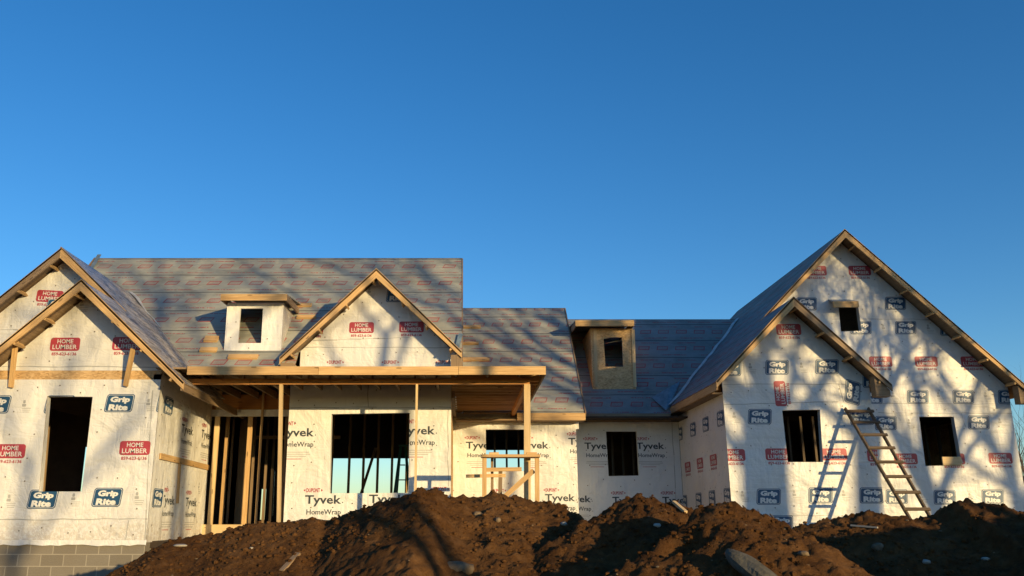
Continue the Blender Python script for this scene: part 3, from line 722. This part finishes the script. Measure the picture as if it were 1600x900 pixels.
# hood over the small window
h0, h1 = at(1305, 470, 20.3), at(1345, 470, 20.3)
MB().box((h0.x, 20.42, h0.z-0.13), (h1.x, 20.46, h0.z+0.02)).build('hood_board', M['wood'], house)
MB().slab([(h0.x, 20.42, h0.z+0.02), (h1.x, 20.42, h0.z+0.02), (h1.x-0.05, 20.79, h0.z+0.16), (h0.x+0.05, 20.79, h0.z+0.16)], 0.03).build('hood_roof', M['film'], house)
# boards left in the garage window
MB().box(at(1474, 727, 20.75), at(1500, 714, 20.80)).build('window_scrap_board', M['woodp'], house)

for (ul, ur, Y) in ((1226, 1282, 20.6), (1440, 1498, 22.4), (950, 996, 24.6), (765, 818, 23.2)):
    for t in (0.15, 0.5, 0.85):
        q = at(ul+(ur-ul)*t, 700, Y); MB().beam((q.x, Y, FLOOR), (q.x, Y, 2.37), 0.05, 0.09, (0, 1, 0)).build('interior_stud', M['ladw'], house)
# ---------- dormers
def dormer(u0, v0, u1, v1, Y, hole, fas, matw, logos, roofk, cheek, osbface=False):
    Pf = front(Y); q = quad(Pf, (u0, v1), (u1, v1), (u1, v0), (u0, v0))
    xa, xb = q[0][0], q[1][0]; zb_, zt_ = q[0][1], q[2][1]
    q = [(xa, zb_-0.05), (xb, zb_-0.05), (xb, zt_), (xa, zt_)]; h = quad(Pf, *hole)
    f = wall(Pf, [q], [h], 0.05, 'dormer_face', house)
    if not osbface: wrap(Pf, [q], [h], logos, f, caps=True, mat='tywrap', seed=int(u0))
    back = zt_-roofk+0.05                                   # roof plane: Z = Y - k
    for xx, nn in ((xa, -1), (xb, 1)):
        tri = [(xx, Y+0.002, zb_-0.05), (xx, Y+0.002, zt_), (xx, zt_+roofk, zt_)]
        if nn < 0: tri = tri[::-1]
        MB().slab(tri, 0.03, uvf=Vector((0, 1, 0))).build('dormer_cheek', M[cheek], house)
    (fu0, fv0, fu1, fv1) = fas; a = at(fu0, fv1, Y-0.3); b = at(fu1, fv0, Y-0.3)
    MB().box((a.x, Y-0.34, a.z), (b.x, Y-0.3, b.z)).build('dormer_fascia', M['wood'], house)
    for xx in (a.x, b.x-0.035):
        MB().beam((xx+0.017, Y-0.3, (a.z+b.z)/2), (xx+0.017, b.z+roofk-0.1, (a.z+b.z)/2+0.03), 0.035, (b.z-a.z)).build('dormer_fascia', M['woodd'], house)
    yb = b.z+roofk+0.5
    MB().slab([(a.x, Y-0.3, b.z), (b.x, Y-0.3, b.z), (b.x, yb, b.z+0.25), (a.x, yb, b.z+0.25)], 0.03).build('dormer_roof', M[matw], house)
    return f
dormer(352, 473, 437, 548, 19.05, [(372, 536), (408, 536), (411, 482), (376, 482)], (345, 460, 449, 470), 'roof', [], 15.37, 'tywrap')
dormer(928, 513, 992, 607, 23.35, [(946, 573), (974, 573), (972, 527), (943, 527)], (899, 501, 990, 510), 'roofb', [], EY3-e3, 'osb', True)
# sheathing boards showing on the right dormer face
for (u, v0, v1) in ((928.5, 515, 605), (989, 515, 605)):
    MB().beam(at(u+3, v1, 23.33), at(u+(1 if u < 950 else 0), v0, 23.33), 0.09, 0.03, (0, 1, 0)).build('corner_board', M['woodp'], house)

# ---------- toe boards and scraps nailed on the roofs
def on_roof(u, v, k):                      # roof plane Z = Y - k
    r = ray(u, v); t = k/(r.y-r.z); return r*t
nn = Vector((0, -1, 1)).normalized()
for (u0, u1, v, k, wd) in ((460, 487, 478, 15.37, 0.12), (464, 494, 497, 15.37, 0.12), (320, 341, 531, 15.37, 0.20), (313, 339, 548, 15.37, 0.14), (357, 403, 559, 15.37, 0.14),
        (724, 751, 512, 18.755, 0.11), (722, 748, 538, 18.755, 0.09), (722, 765, 563, 18.755, 0.13)):
    p, q = on_roof(u0, v, k), on_roof(u1, v+random.uniform(-0.6, 0.6), k)
    MB().beam(p+nn*0.03, q+nn*0.03, wd, 0.05, nn).build('toe_board', M['wood'], house)
vs_ = MB(); a, b = Vector((xe-0.03, 18.0, ze)), Vector((bx_, 20.9, rz(bx_))); up = Vector((0.6, -0.5, 1))
pts = [a.lerp(b, i/14)+Vector((random.uniform(-.03, .03), -0.03, 0.035+random.uniform(0, .03))) for i in range(15)]
for i in range(14): vs_.beam(pts[i], pts[i+1], 0.10, 0.012, up)
vs_.build('valley_strip', M['paper2'], house)
vs_ = MB(); a, b = Vector((gxe, 22.75, gze)), Vector((8.5, 25.9, zg(8.5)))
pts = [a.lerp(b, i/14)+Vector((random.uniform(-.03, .03), -0.04, 0.045+random.uniform(0, .02))) for i in range(15)]
for i in range(14): vs_.beam(pts[i], pts[i+1], 0.10, 0.012, Vector((-0.6, -0.5, 1)))
vs_.build('valley_strip', M['paper2'], house)
# loose flaps of underlay at the ridge and valley
fl = MB()
for (u0, v0, u1, v1, k, hh) in ((142, 424, 156, 401, 15.37, 0.05), (712, 553, 720, 525, 15.37, 0.06), (592, 612, 590, 611, 15, 0)):
    if hh:
        p, q = on_roof(u0, v0, k), on_roof(u1, v1, k); fl.beam(p+nn*0.04, q+nn*0.06, 0.10, 0.02, nn)
fl.build('loose_underlay_flap', M['film'], house)
fl = MB()
pts = [on_roof(u, v, EY3-e3)+nn*h for u, v, h in ((1018, 622, .02), (1045, 612, .16), (1062, 600, .1), (1048, 636, .03), (1040, 646, .10))]
fl.face([pts[0], pts[1], pts[2]]); fl.face([pts[0], pts[4], pts[3], pts[2], pts[1]])
fl.build('loose_underlay_flap', M['film'], house)

# ================================================================== GROUND AND DIRT
def hsh(ix, iy, seed):
    h = (ix.astype(np.int64)*374761393+iy.astype(np.int64)*668265263+seed*974634777) & 0x7fffffff
    h = ((h ^ (h >> 13))*1274126177) & 0x7fffffff
    return ((h ^ (h >> 16)) & 0xffff)/65535.0
def vnoise(x, y, seed):
    ix, iy = np.floor(x), np.floor(y); fx, fy = x-ix, y-iy
    fx = fx*fx*(3-2*fx); fy = fy*fy*(3-2*fy)
    a, b, c, d = hsh(ix, iy, seed), hsh(ix+1, iy, seed), hsh(ix, iy+1, seed), hsh(ix+1, iy+1, seed)
    return (a*(1-fx)+b*fx)*(1-fy)+(c*(1-fx)+d*fx)*fy-0.5
def fbm(x, y, f, n, seed, g=0.55):
    s = 0; a = 1
    for i in range(n):
        s = s+a*vnoise(x*f+i*17.3, y*f-i*9.1, seed+i); f *= 2.03; a *= g
    return s
RID = [
    ([(100, 935, 11), (150, 912, 11.2), (200, 884, 11.4), (260, 850, 11.6), (330, 838, 11.8), (390, 821, 11.8), (440, 819, 11.8), (490, 813, 11.8), (512, 818, 11.8), (545, 806, 11.6),
      (600, 784, 11.4), (632, 774, 11.4), (655, 765, 11.4), (680, 768, 11.5), (705, 778, 11.8), (740, 779, 12), (770, 775, 12), (800, 775, 12), (840, 786, 12), (880, 792, 11.8), (905, 804, 11.6), (940, 830, 11.2), (980, 880, 11)], 0.50, 0.7),
    ([(860, 850, 10.6), (900, 818, 10.8), (940, 800, 11), (957, 788, 11), (978, 780, 11), (1000, 780, 11), (1020, 781, 11), (1045, 787, 11), (1062, 788, 11), (1090, 800, 11), (1125, 825, 11)], 0.5, 0.7),
    ([(960, 900, 9), (1020, 860, 9.2), (1050, 830, 9.4), (1085, 806, 9.5), (1105, 793, 9.5), (1135, 792, 9.5), (1160, 798, 9.5), (1185, 810, 9.4), (1230, 824, 9.3), (1262, 838, 9.1), (1300, 862, 9), (1350, 900, 8.8)], 0.5, 0.7),
    ([(1180, 850, 11.6), (1230, 832, 11.6), (1262, 823, 11.6), (1300, 812, 11.6), (1340, 801, 11.6), (1356, 803, 11.5), (1375, 809, 11.4), (1400, 807, 11.4), (1430, 811, 11.4), (1452, 808, 11.4), (1478, 796, 11.3),
      (1492, 787, 11.2), (1520, 790, 11.2), (1560, 794, 11.1), (1600, 803, 11), (1680, 815, 11)], 0.42, 0.7),
]
def mound(X, Y):
    H = np.full(X.shape, -9.0)
    for pts, sf, sb in RID:
        W = [at(*p) for p in pts]; xs = np.array([p.x for p in W]); zz = np.array([p.z for p in W]); yy = np.array([p.y for p in W])
        # the crest x depends a little on distance: use crest plane coordinates
        yc = np.interp(X, xs, yy); zc = np.interp(X, xs, zz)
        d = Y-yc+0.35*fbm(X, X*0, 0.9, 2, 55)*0
        out = np.maximum(xs[0]-X, 0)+np.maximum(X-xs[-1], 0)
        h = zc-np.where(d < 0, -d*sf, d*sb)-out*0.7
        H = np.maximum(H, h)
    return H
HOL = ((0.32, 9.75, 0.26, 0.20), (-2.1, 9.3, 0.22, 0.13), (2.2, 9.1, 0.2, 0.13), (-0.9, 10.4, 0.3, 0.06))
def heights(X, Y):
    H = mound(X, Y)
    for hx, hy, hr, hd in HOL:
        H = H-hd*np.exp(-(((X-hx)/hr)**2+((Y-hy)/(hr*0.7))**2)**2)
    gul = -0.22*np.abs(fbm(X*1.0+Y*0.25, Y*0.45, 0.9, 3, 5))        # gullies running downhill
    crest = np.exp(-np.abs(H-mound(X, Y+0.15))*0)
    q = np.clip(0.45+0.3*(X+2.0), 0.4, 1.0)
    H = H+q*(gul*0.45+0.05*fbm(X, Y, 1.3, 2, 9)+0.05*fbm(X, Y, 4.5, 4, 21, 0.75))
    ch = fbm(X, Y, 11, 2, 33); H = H+q*0.045*np.clip(ch-0.1, 0, 1)*2
    H = H+0.10*q*np.clip(fbm(X+0.4*Y, Y*0.7, 2.6, 3, 63, 0.6)-0.12, 0, 0.25)
    H = H+0.045*np.abs(fbm(X, Y, 17, 3, 41))
    return H+0.03
def grid(name, xs, ys, zf, mat, smooth=True):
    X, Y = np.meshgrid(xs, ys); Z = zf(X, Y); nx, ny = len(xs), len(ys)
    co = np.stack([X, Y, Z], -1).reshape(-1, 3).astype(np.float32)
    i = np.arange(nx*ny).reshape(ny, nx)
    q = np.stack([i[:-1, :-1], i[:-1, 1:], i[1:, 1:], i[1:, :-1]], -1).reshape(-1, 4)
    me = bpy.data.meshes.new(name); me.vertices.add(len(co)); me.vertices.foreach_set('co', co.ravel())
    me.loops.add(q.size); me.loops.foreach_set('vertex_index', q.ravel().astype(np.int32))
    me.polygons.add(len(q)); me.polygons.foreach_set('loop_start', np.arange(0, q.size, 4, dtype=np.int32))
    me.polygons.foreach_set('use_smooth', [smooth]*len(q)); me.update(); me.validate()
    me.materials.append(mat); o = bpy.data.objects.new(name, me); COL.objects.link(o); return o
gx_ = np.concatenate([-np.geomspace(900, 20, 30), np.linspace(-18, 26, 80), np.geomspace(30, 900, 28)])
gy_ = np.concatenate([-np.geomspace(500, 20, 24), np.linspace(-18, 40, 100), np.geomspace(45, 1200, 30)])
def gz(X, Y): return GROUND+0.06*fbm(X, Y, 0.35, 3, 77)
tag(grid('ground', gx_, gy_, gz, M['dirt']), kind='structure')
xs = np.arange(-8.0, 13.0, 0.034); ys = np.arange(7.4, 14.6, 0.034)
def mz(X, Y): return np.maximum(heights(X, Y), GROUND-0.3)
mo = grid('dirt_mound', xs, ys, mz, M['dirt'])
tag(mo, 'long uneven heap of loose brown dirt piled up in front of the house', 'dirt pile')

def surf(u, v):
    """point of the dirt surface seen at a pixel"""
    r = ray(u, v); Y = np.arange(7.5, 14.5, 0.02); t = Y/r.y; X = r.x*t; Z = r.z*t
    h = heights(X, Y); k = np.argmax(h >= Z)
    return Vector((X[k], Y[k], h[k])) if h[k] >= Z[k] else None
def shade_heap(X, Y):  # unseen heap, added to throw shade on the right dirt slope
    a = (X-9.6)*0.81+(Y-6.4)*0.587; b = -(X-9.6)*0.587+(Y-6.4)*0.81
    L = np.maximum(np.abs(a)-2.6, 0)
    return GROUND-0.3+2.6*np.exp(-(b/1.5)**2-(L/1.0)**2)+0.18*fbm(X, Y, 1.6, 4, 71, 0.6)
tag(grid('dirt_mound', np.arange(4.5, 15, 0.08), np.arange(1.5, 11.5, 0.08), shade_heap, M['dirt']), 'brown dirt heap added out of view on the right to shade the dirt slope', 'dirt pile')
# loose clods: too many to count, one object
ico = []
def rock(mb, c, r, rnd, mi=0, flat=0.7, seg=6, rings=4):
    rx, ry, rz_ = r*rnd.uniform(0.8, 1.3), r*rnd.uniform(0.7, 1.2), r*flat*rnd.uniform(0.7, 1.1); a0 = rnd.uniform(0, 6)
    V = [(0, 0, -1)]; 
    for i in range(1, rings):
        ph = math.pi*i/rings-math.pi/2
        for j in range(seg):
            th = 2*math.pi*j/seg+a0; k = rnd.uniform(0.78, 1.15); V.append((math.cos(ph)*math.cos(th)*k, math.cos(ph)*math.sin(th)*k, math.sin(ph)*k))
    V.append((0, 0, 1)); ca, sa = math.cos(a0), math.sin(a0)
    W = [Vector((c[0]+(x*rx*ca-y*ry*sa), c[1]+(x*rx*sa+y*ry*ca), c[2]+z*rz_)) for x, y, z in V]; n = len(W)
    b = len(mb.v); mb.v += [tuple(p) for p in W]
    def f(*ix): mb.f.append([b+i for i in ix]); mb.m.append(mi); mb.uv += [(0, 0)]*len(ix)
    for j in range(seg): f(0, 1+(j+1) % seg, 1+j)
    for i in range(rings-2):
        for j in range(seg):
            p = 1+i*seg+j; q = 1+i*seg+(j+1) % seg; f(p, q, q+seg, p+seg)
    for j in range(seg): f(n-1, n-1-seg+j, n-1-seg+(j+1) % seg)
rn = random.Random(5); cl = MB(); N = 26000
cx = np.array([rn.uniform(-6.5, 9.5) for _ in range(N)]); cyy = np.array([rn.uniform(8.2, 12.3) for _ in range(N)]); ch_ = heights(cx, cyy)
den = fbm(cx, cyy, 0.8, 3, 99)
for i in range(N):
    if den[i] < rn.uniform(-0.25, 0.15): continue
    r = 0.008+0.036*rn.random()**5; rock(cl, (cx[i], cyy[i], ch_[i]+r*0.15), r, rn, 0, seg=5, rings=3)
tag(cl.build('dirt_clods', M['dirt']), 'loose clods of brown soil scattered over the dirt heap', 'soil clods', kind='stuff')
pb_ = MB(); N = 300
cx = np.array([rn.uniform(-6, 8.5) for _ in range(N)]); cyy = np.array([rn.uniform(8.4, 11.8) for _ in range(N)]); ch_ = heights(cx, cyy)
for i in range(N):
    r = 0.008+0.018*rn.random()**3; rock(pb_, (cx[i], cyy[i], ch_[i]+r*0.3), r, rn, 0, 0.5, 5, 3)
tag(pb_.build('pale_pebbles', M['tan']), 'small pale pebbles and chips lying in the dirt', 'pebbles', kind='stuff')
# single stones and scraps one can point to
def stone(u, v, r, label, mat='tan', flat=0.6, cat='stone', name='stone', seg=10, rings=6, sx=1):
    p = surf(u, v)
    if p is None: return
    mb = MB(); rock(mb, (0, 0, 0), r, random.Random(int(u)), 0, flat, seg, rings); o = mb.build(name, M[mat], smooth=True)
    o.location = p+Vector((0, 0, -r*0.1)); o.scale.x = sx; tag(o, label, cat); return o
stone(716, 888, 0.14, 'tan angular rock half buried at the bottom of the tallest dirt heap', flat=0.8, sx=1.4)
stone(746, 805, 0.07, 'small flat pale stone just below the peak of the dirt heap')
stone(778, 813, 0.06, 'small pale stone right of the flat one under the heap peak')
stone(881, 820, 0.05, 'little white stone on the right slope of the centre heap', 'paper')
stone(1027, 822, 0.05, 'pale stone in the shade between the two right heaps', 'paper')
stone(1255, 865, 0.08, 'flat cream stone chip on the slope right of the big grey boulder', 'tan', 0.35)
stone(1540, 873, 0.05, 'white stone chip low on the far right dirt slope', 'paper')
stone(1448, 883, 0.05, 'white stone chip at the foot of the shaded right slope', 'paper')
stone(282, 852, 0.06, 'pale flat stone near the left end of the dirt heap', 'paper', 0.4, sx=1.5)
stone(393, 856, 0.035, 'tiny white stone on the left dirt slope', 'paper')
stone(1372, 855, 0.09, 'tan lump of rock on the dark slope below the leaning ladder', 'tan')
# long grey boulder
p = surf(1162, 885)
def boulder():
    mb = MB(); n = 18; m_ = 14; rnd = random.Random(3)
    base = Vector((p.x, p.y, p.z)); d = Vector((0.36, -0.55, -0.40))
    ringv = []
    for i in range(n+1):
        t = i/n; r = 0.165*math.sin(math.pi*min(1, max(0, t*0.93+0.035)))**0.55*(1-0.35*t)
        c = base+d*(t-0.2)*1.25; ring = []
        for j in range(m_):
            a = 2*math.pi*j/m_; s1 = Vector((0.86, 0.5, 0.05)).normalized(); s2 = Vector((-0.1, -0.35, 0.85)).normalized()
            k = 1+0.3*mnoise.noise(Vector((c.x*4+math.cos(a), c.y*4+math.sin(a), c.z*3)))
            ring.append(c+s1*math.cos(a)*r*k+s2*math.sin(a)*r*k*0.85)
        ringv.append(ring)
    for i in range(n):
        for j in range(m_):
            k = (j+1) % m_; mb.face([ringv[i][j], ringv[i][k], ringv[i+1][k], ringv[i+1][j]])
    return mb.build('boulder', M['stone'])
tag(boulder(), 'long smooth grey boulder sticking out of the dirt at the bottom of the photo', 'boulder')
def scrap(u0, v0, u1, v1, w_, h_, label, mat='woodp', lift=0.03, name='wood_scrap', cat='wood scrap'):
    a, b = surf(u0, v0), surf(u1, v1)
    if a is None or b is None: return
    a = a+Vector((0, 0, lift)); b = b+Vector((0, 0, lift)); mb = MB(); mb.beam(a-a, b-a, w_, h_)
    o = mb.build(name, M[mat]); o.location = a; tag(o, label, cat)
scrap(1053, 790, 1072, 806, 0.045, 0.03, 'broken pale board stub lying on the heap in front of the recessed wall')
scrap(440, 893, 466, 865, 0.07, 0.04, 'splintered board half buried in the hollow of the left dirt slope', 'woodd', -0.005)
scrap(1330, 826, 1372, 830, 0.03, 0.02, 'thin pale stick lying on the dark dirt left of the ladder foot', 'paper')
for (u0, v0, u1, v1, lb) in ((1203, 805, 1222, 824, 'thin bent dark stick poking up before the garage wall'), (1160, 792, 1185, 812, 'thin dark twig at the crest before the garage corner')):
    a, b = at(u0, v0-2, 9.6), at(u1, v1, 9.5)
    mb = MB(); mb.beam((0, 0, 0), b-a, 0.012, 0.012); o = mb.build('stick', M['bark']); o.location = a; tag(o, lb, 'stick')

# ================================================================== THINGS BY THE HOUSE
# wooden job-built ladder leaning on the garage
lad = empty('wooden_ladder', (9.6, 17.6, GROUND))
tag(lad, 'job built wooden ladder leaning against the wrapped garage wall', 'ladder')
tl, tr_ = at(1322, 641, 18.82), at(1358, 641, 18.82)
fl_, fr_ = at(1419, 806, 17.1), at(1452, 806, 17.1)
upl = Vector((0, -1, 0.3))
for a, b in ((tl, fl_), (tr_, fr_)):
    d = (b-a); e = a+d*1.22; MB().beam(a-d*0.02, e, 0.035, 0.075, upl).build('side_rail', M['ladw'], lad)
for t in (0.03, 0.145, 0.275, 0.405, 0.54, 0.675, 0.815, 0.96, 1.1):
    a = tl.lerp(fl_, t); b = tr_.lerp(fr_, t); d = (b-a).normalized()
    nrm = d.cross((fl_-tl).normalized()); nrm = nrm if nrm.y < 0 else -nrm
    MB().beam(a-d*0.05+nrm*0.06, b+d*0.05+nrm*0.06, 0.06, 0.032, nrm).build('rung', M['ladw'], lad)
# work bench / rail in front of the porch wall
wb_ = empty('work_bench', (0.9, BY, GROUND))
tag(wb_, 'rough lumber work bench with a diagonal brace standing by the right porch post', 'work bench')
YB = 16.1
def wbm(u0, v0, u1, v1, Y0, Y1, w_, h_, nm, mt='wood', up=(0, 1, 0)):
    MB().beam(at(u0, v0, Y0), at(u1, v1, Y1), w_, h_, up).build(nm, M[mt], wb_)
wbm(752, 713, 843, 713, YB, YB, 0.35, 0.05, 'bench_top', 'wood', (0, 0, 1))
for u in (757, 839):
    wbm(u, 716, u+(0.5 if u > 800 else -0.5), 800, YB-0.1, YB-0.1, 0.08, 0.04, 'leg', 'wood')
wbm(769, 716, 769, 800, YB+0.2, YB+0.2, 0.05, 0.04, 'leg', 'woodd'); wbm(782, 735, 781, 800, YB+0.1, YB+0.1, 0.07, 0.04, 'leg', 'woodd')
wbm(758, 734, 815, 733, YB+0.02, YB+0.02, 0.04, 0.07, 'rail', 'wood', (0, 0, 1)); wbm(728, 744, 790, 743, YB+0.1, YB+0.1, 0.04, 0.06, 'rail', 'wood', (0, 0, 1))
wbm(834, 735, 782, 782, YB-0.06, YB-0.06, 0.04, 0.09, 'brace', 'wood', (0, 0, 1))
for (u0, u1, lb) in ((764, 779, 'short lumber offcut lying on the left end of the work bench'), (822, 838, 'short lumber offcut lying on the work bench beside the porch post')):
    a, b = at(u0, 709, YB), at(u1, 709, YB); z = at(800, 713, YB).z+0.025+0.02
    a.z = b.z = z; a.y -= 0.1; b.y -= 0.1
    o = MB().beam((0, 0, 0), b-a, 0.09, 0.038).build('lumber_offcut', M['wood']); o.location = a; tag(o, lb, 'lumber offcut')
# green step ladder indoors
sl_ = empty('step_ladder', (-1.8, 22.4, FLOOR)); tag(sl_, 'dark green step ladder standing indoors behind the big window opening', 'step ladder')
top = at(630, 697, 22.4)
for sx_, yy in ((-1, 0), (1, 0)):
    f = at(611 if sx_ < 0 else 646, 800, 22.4); MB().beam(top+Vector((0.06*sx_, 0, 0)), (f.x, 22.0, FLOOR), 0.07, 0.03, (0, 1, 0)).build('rail', M['green'], sl_)
    MB().beam(top+Vector((0.06*sx_, 0.05, 0)), (f.x+0.02, 23.1, FLOOR), 0.04, 0.03, (0, 1, 0)).build('rear_rail', M['green'], sl_)
for i in range(5):
    t = 0.22+0.17*i; a = top.lerp(Vector((at(611, 800, 22.4).x, 22.0, FLOOR)), t); b = top.lerp(Vector((at(646, 800, 22.4).x, 22.0, FLOOR)), t)
    MB().beam(a, b, 0.08, 0.025).build('step', M['metal'], sl_)
MB().box(top-Vector((0.12, 0.08, 0)), top+Vector((0.12, 0.1, 0.03))).build('ladder_top', M['green'], sl_)

# ================================================================== TREES
def tube(mb, pts, rad, seg):
    rings = []
    for i, p in enumerate(pts):
        d = (pts[min(i+1, len(pts)-1)]-pts[max(i-1, 0)]).normalized(); s = d.orthogonal().normalized(); t = d.cross(s)
        b = len(mb.v); rings.append(b)
        for j in range(seg):
            a = 2*math.pi*j/seg; mb.v.append(tuple(p+(s*math.cos(a)+t*math.sin(a))*rad[i]))
    for i in range(len(pts)-1):
        for j in range(seg):
            k = (j+1) % seg; mb.f.append([rings[i]+j, rings[i]+k, rings[i+1]+k, rings[i+1]+j]); mb.m.append(0); mb.uv += [(0, 0)]*4
def branch(mb, p, d, L, r, lev, rnd, maxlev):
    n = max(3, int(5-lev*0.5)); pts = [p]; rad = [r]; q = p.copy(); dd = d.copy()
    end = r*0.5
    for i in range(n):
        dd = (dd+Vector((rnd.uniform(-1, 1), rnd.uniform(-1, 1), rnd.uniform(-0.5, 0.9)))*0.17).normalized()
        q = q+dd*L/n; pts.append(q.copy()); rad.append(r+(end-r)*(i+1)/n)
    tube(mb, pts, rad, 8 if lev == 0 else 5 if lev < 3 else 3)
    if lev >= maxlev: return
    k = rnd.choice((3, 4)) if lev < 3 else 3
    for i in range(k):
        t = rnd.uniform(0.35, 1.0) if i else 1.0; idx = min(n, int(t*n)); b = pts[idx]
        ax_ = dd.orthogonal().normalized(); ax_.rotate(Matrix.Rotation(rnd.uniform(0, 6.28), 3, dd))
        ang = rnd.uniform(0.35, 0.95) if i else rnd.uniform(0.1, 0.35)
        nd = dd.copy(); nd.rotate(Matrix.Rotation(ang, 3, ax_)); nd.z += 0.12; nd.normalize()
        branch(mb, b, nd, L*rnd.uniform(0.6, 0.82), rad[idx]*rnd.uniform(0.64, 0.84), lev+1, rnd, maxlev)
def tree(x, y, h, r, seed, label, lev=6, group=None, trunk=0.3, limb=0.75):
    rnd = random.Random(seed); root = empty('bare_tree', (x, y, GROUND-0.05)); tag(root, label, 'tree', group)
    tm = MB(); p0 = Vector((x, y, GROUND-0.05)); L = h*trunk
    pts = [p0]; rad = [r*1.25]; q = p0
    lean = Vector((rnd.uniform(-0.08, 0.08), rnd.uniform(-0.08, 0.08), 1))
    for i in range(5):
        q = q+(lean+Vector((rnd.uniform(-0.04, 0.04), rnd.uniform(-0.04, 0.04), 0)))*L/5; pts.append(q.copy()); rad.append(r*(1-0.06*i))
    tube(tm, pts, rad, 10); tm.build('trunk', M['bark'], root, True)
    cm = MB()
    for i in range(4):
        a = 6.28*i/4+rnd.uniform(-0.5, 0.5); tl_ = 0.25 if i == 0 else rnd.uniform(0.5, 0.9)
        d = Vector((math.cos(a)*tl_, math.sin(a)*tl_, 1)).normalized()
        branch(cm, pts[-1-(i % 2)], d, h*0.26, r*limb, 1, rnd, lev)
    cm.build('crown', M['bark'], root)
    return root
def shade(u, v, Y, dist):
    """ground position whose tree throws its shadow on the point seen at (u, v) at depth Y"""
    p = at(u, v, Y); q = p+SUN*dist; return q
for i, (u, v, Y, dist, h, r, seed, tk, lab) in enumerate((
        (1335, 560, 20.8, 15, 12, 0.20, 11, 0.42, 'bare tree right of the photographer whose branches shade the tall garage gable'),
        (1470, 560, 20.8, 22, 13, 0.18, 31, 0.45, 'bare tree right of the photographer shading the right half of the tall gable'),
        (1188, 600, 18.9, 26, 15, 0.42, 12, 0.52, 'thick bare tree right of the photographer shading the low garage gable'),
        (1146, 600, 18.9, 31, 16, 0.34, 33, 0.50, 'second thick bare tree right of the photographer shading the garage corner'),
        (1288, 600, 18.9, 30, 16, 0.32, 23, 0.55, 'tall bare tree standing behind the other garage shading trees'),
        (1570, 600, 20.8, 30, 15, 0.20, 13, 0.45, 'bare tree far to the right behind the photographer'),
        (735, 520, 20.0, 36, 18, 0.13, 14, 0.62, 'tall bare tree behind the photographer in line with the porch'),
        (812, 560, 21.0, 27, 15, 0.13, 15, 0.55, 'bare tree behind the photographer in line with the short roof'),
        (560, 500, 19.0, 27, 15, 0.13, 24, 0.60, 'slim bare tree behind the photographer in line with the middle gable'),
        (290, 500, 19.0, 40, 18, 0.15, 16, 0.58, 'tall bare tree behind the photographer in line with the left dormer'),
        (276, 700, 16.8, 30, 14, 0.11, 25, 0.72, 'bare tree behind the photographer shading the left wing side wall'),
        (35, 600, 16.0, 40, 15, 0.11, 17, 0.50, 'bare tree behind the photographer in line with the left wing'))):
    q = shade(u, v, Y, dist); tree(q.x, q.y, h, r, seed, lab, 3 if r > 0.3 else 6 if dist < 20 else 5, 'bare trees behind the photographer', tk, 0.45 if r > 0.3 else 0.55 if r < 0.16 else 0.75)
for i, (u, Y, h, lab) in enumerate(((528, 95, 4.6, 'small bare tree far beyond the big window opening, leftmost'), (561, 90, 5.2, 'bare tree far off seen through the middle of the big window'),
        (585, 100, 5.2, 'bare tree far off seen beside the diagonal brace'), (1612, 75, 17, 'bare tree rising beyond the right end of the house'),
        (790, 80, 6.5, 'bare tree far off seen through the window above the work bench'))):
    q = at(u, 800, Y); tree(q.x, q.y, h, 0.03*h**0.5, 40+i, lab, 5 if h > 8 else 4, 'bare trees beyond the house', 0.25)
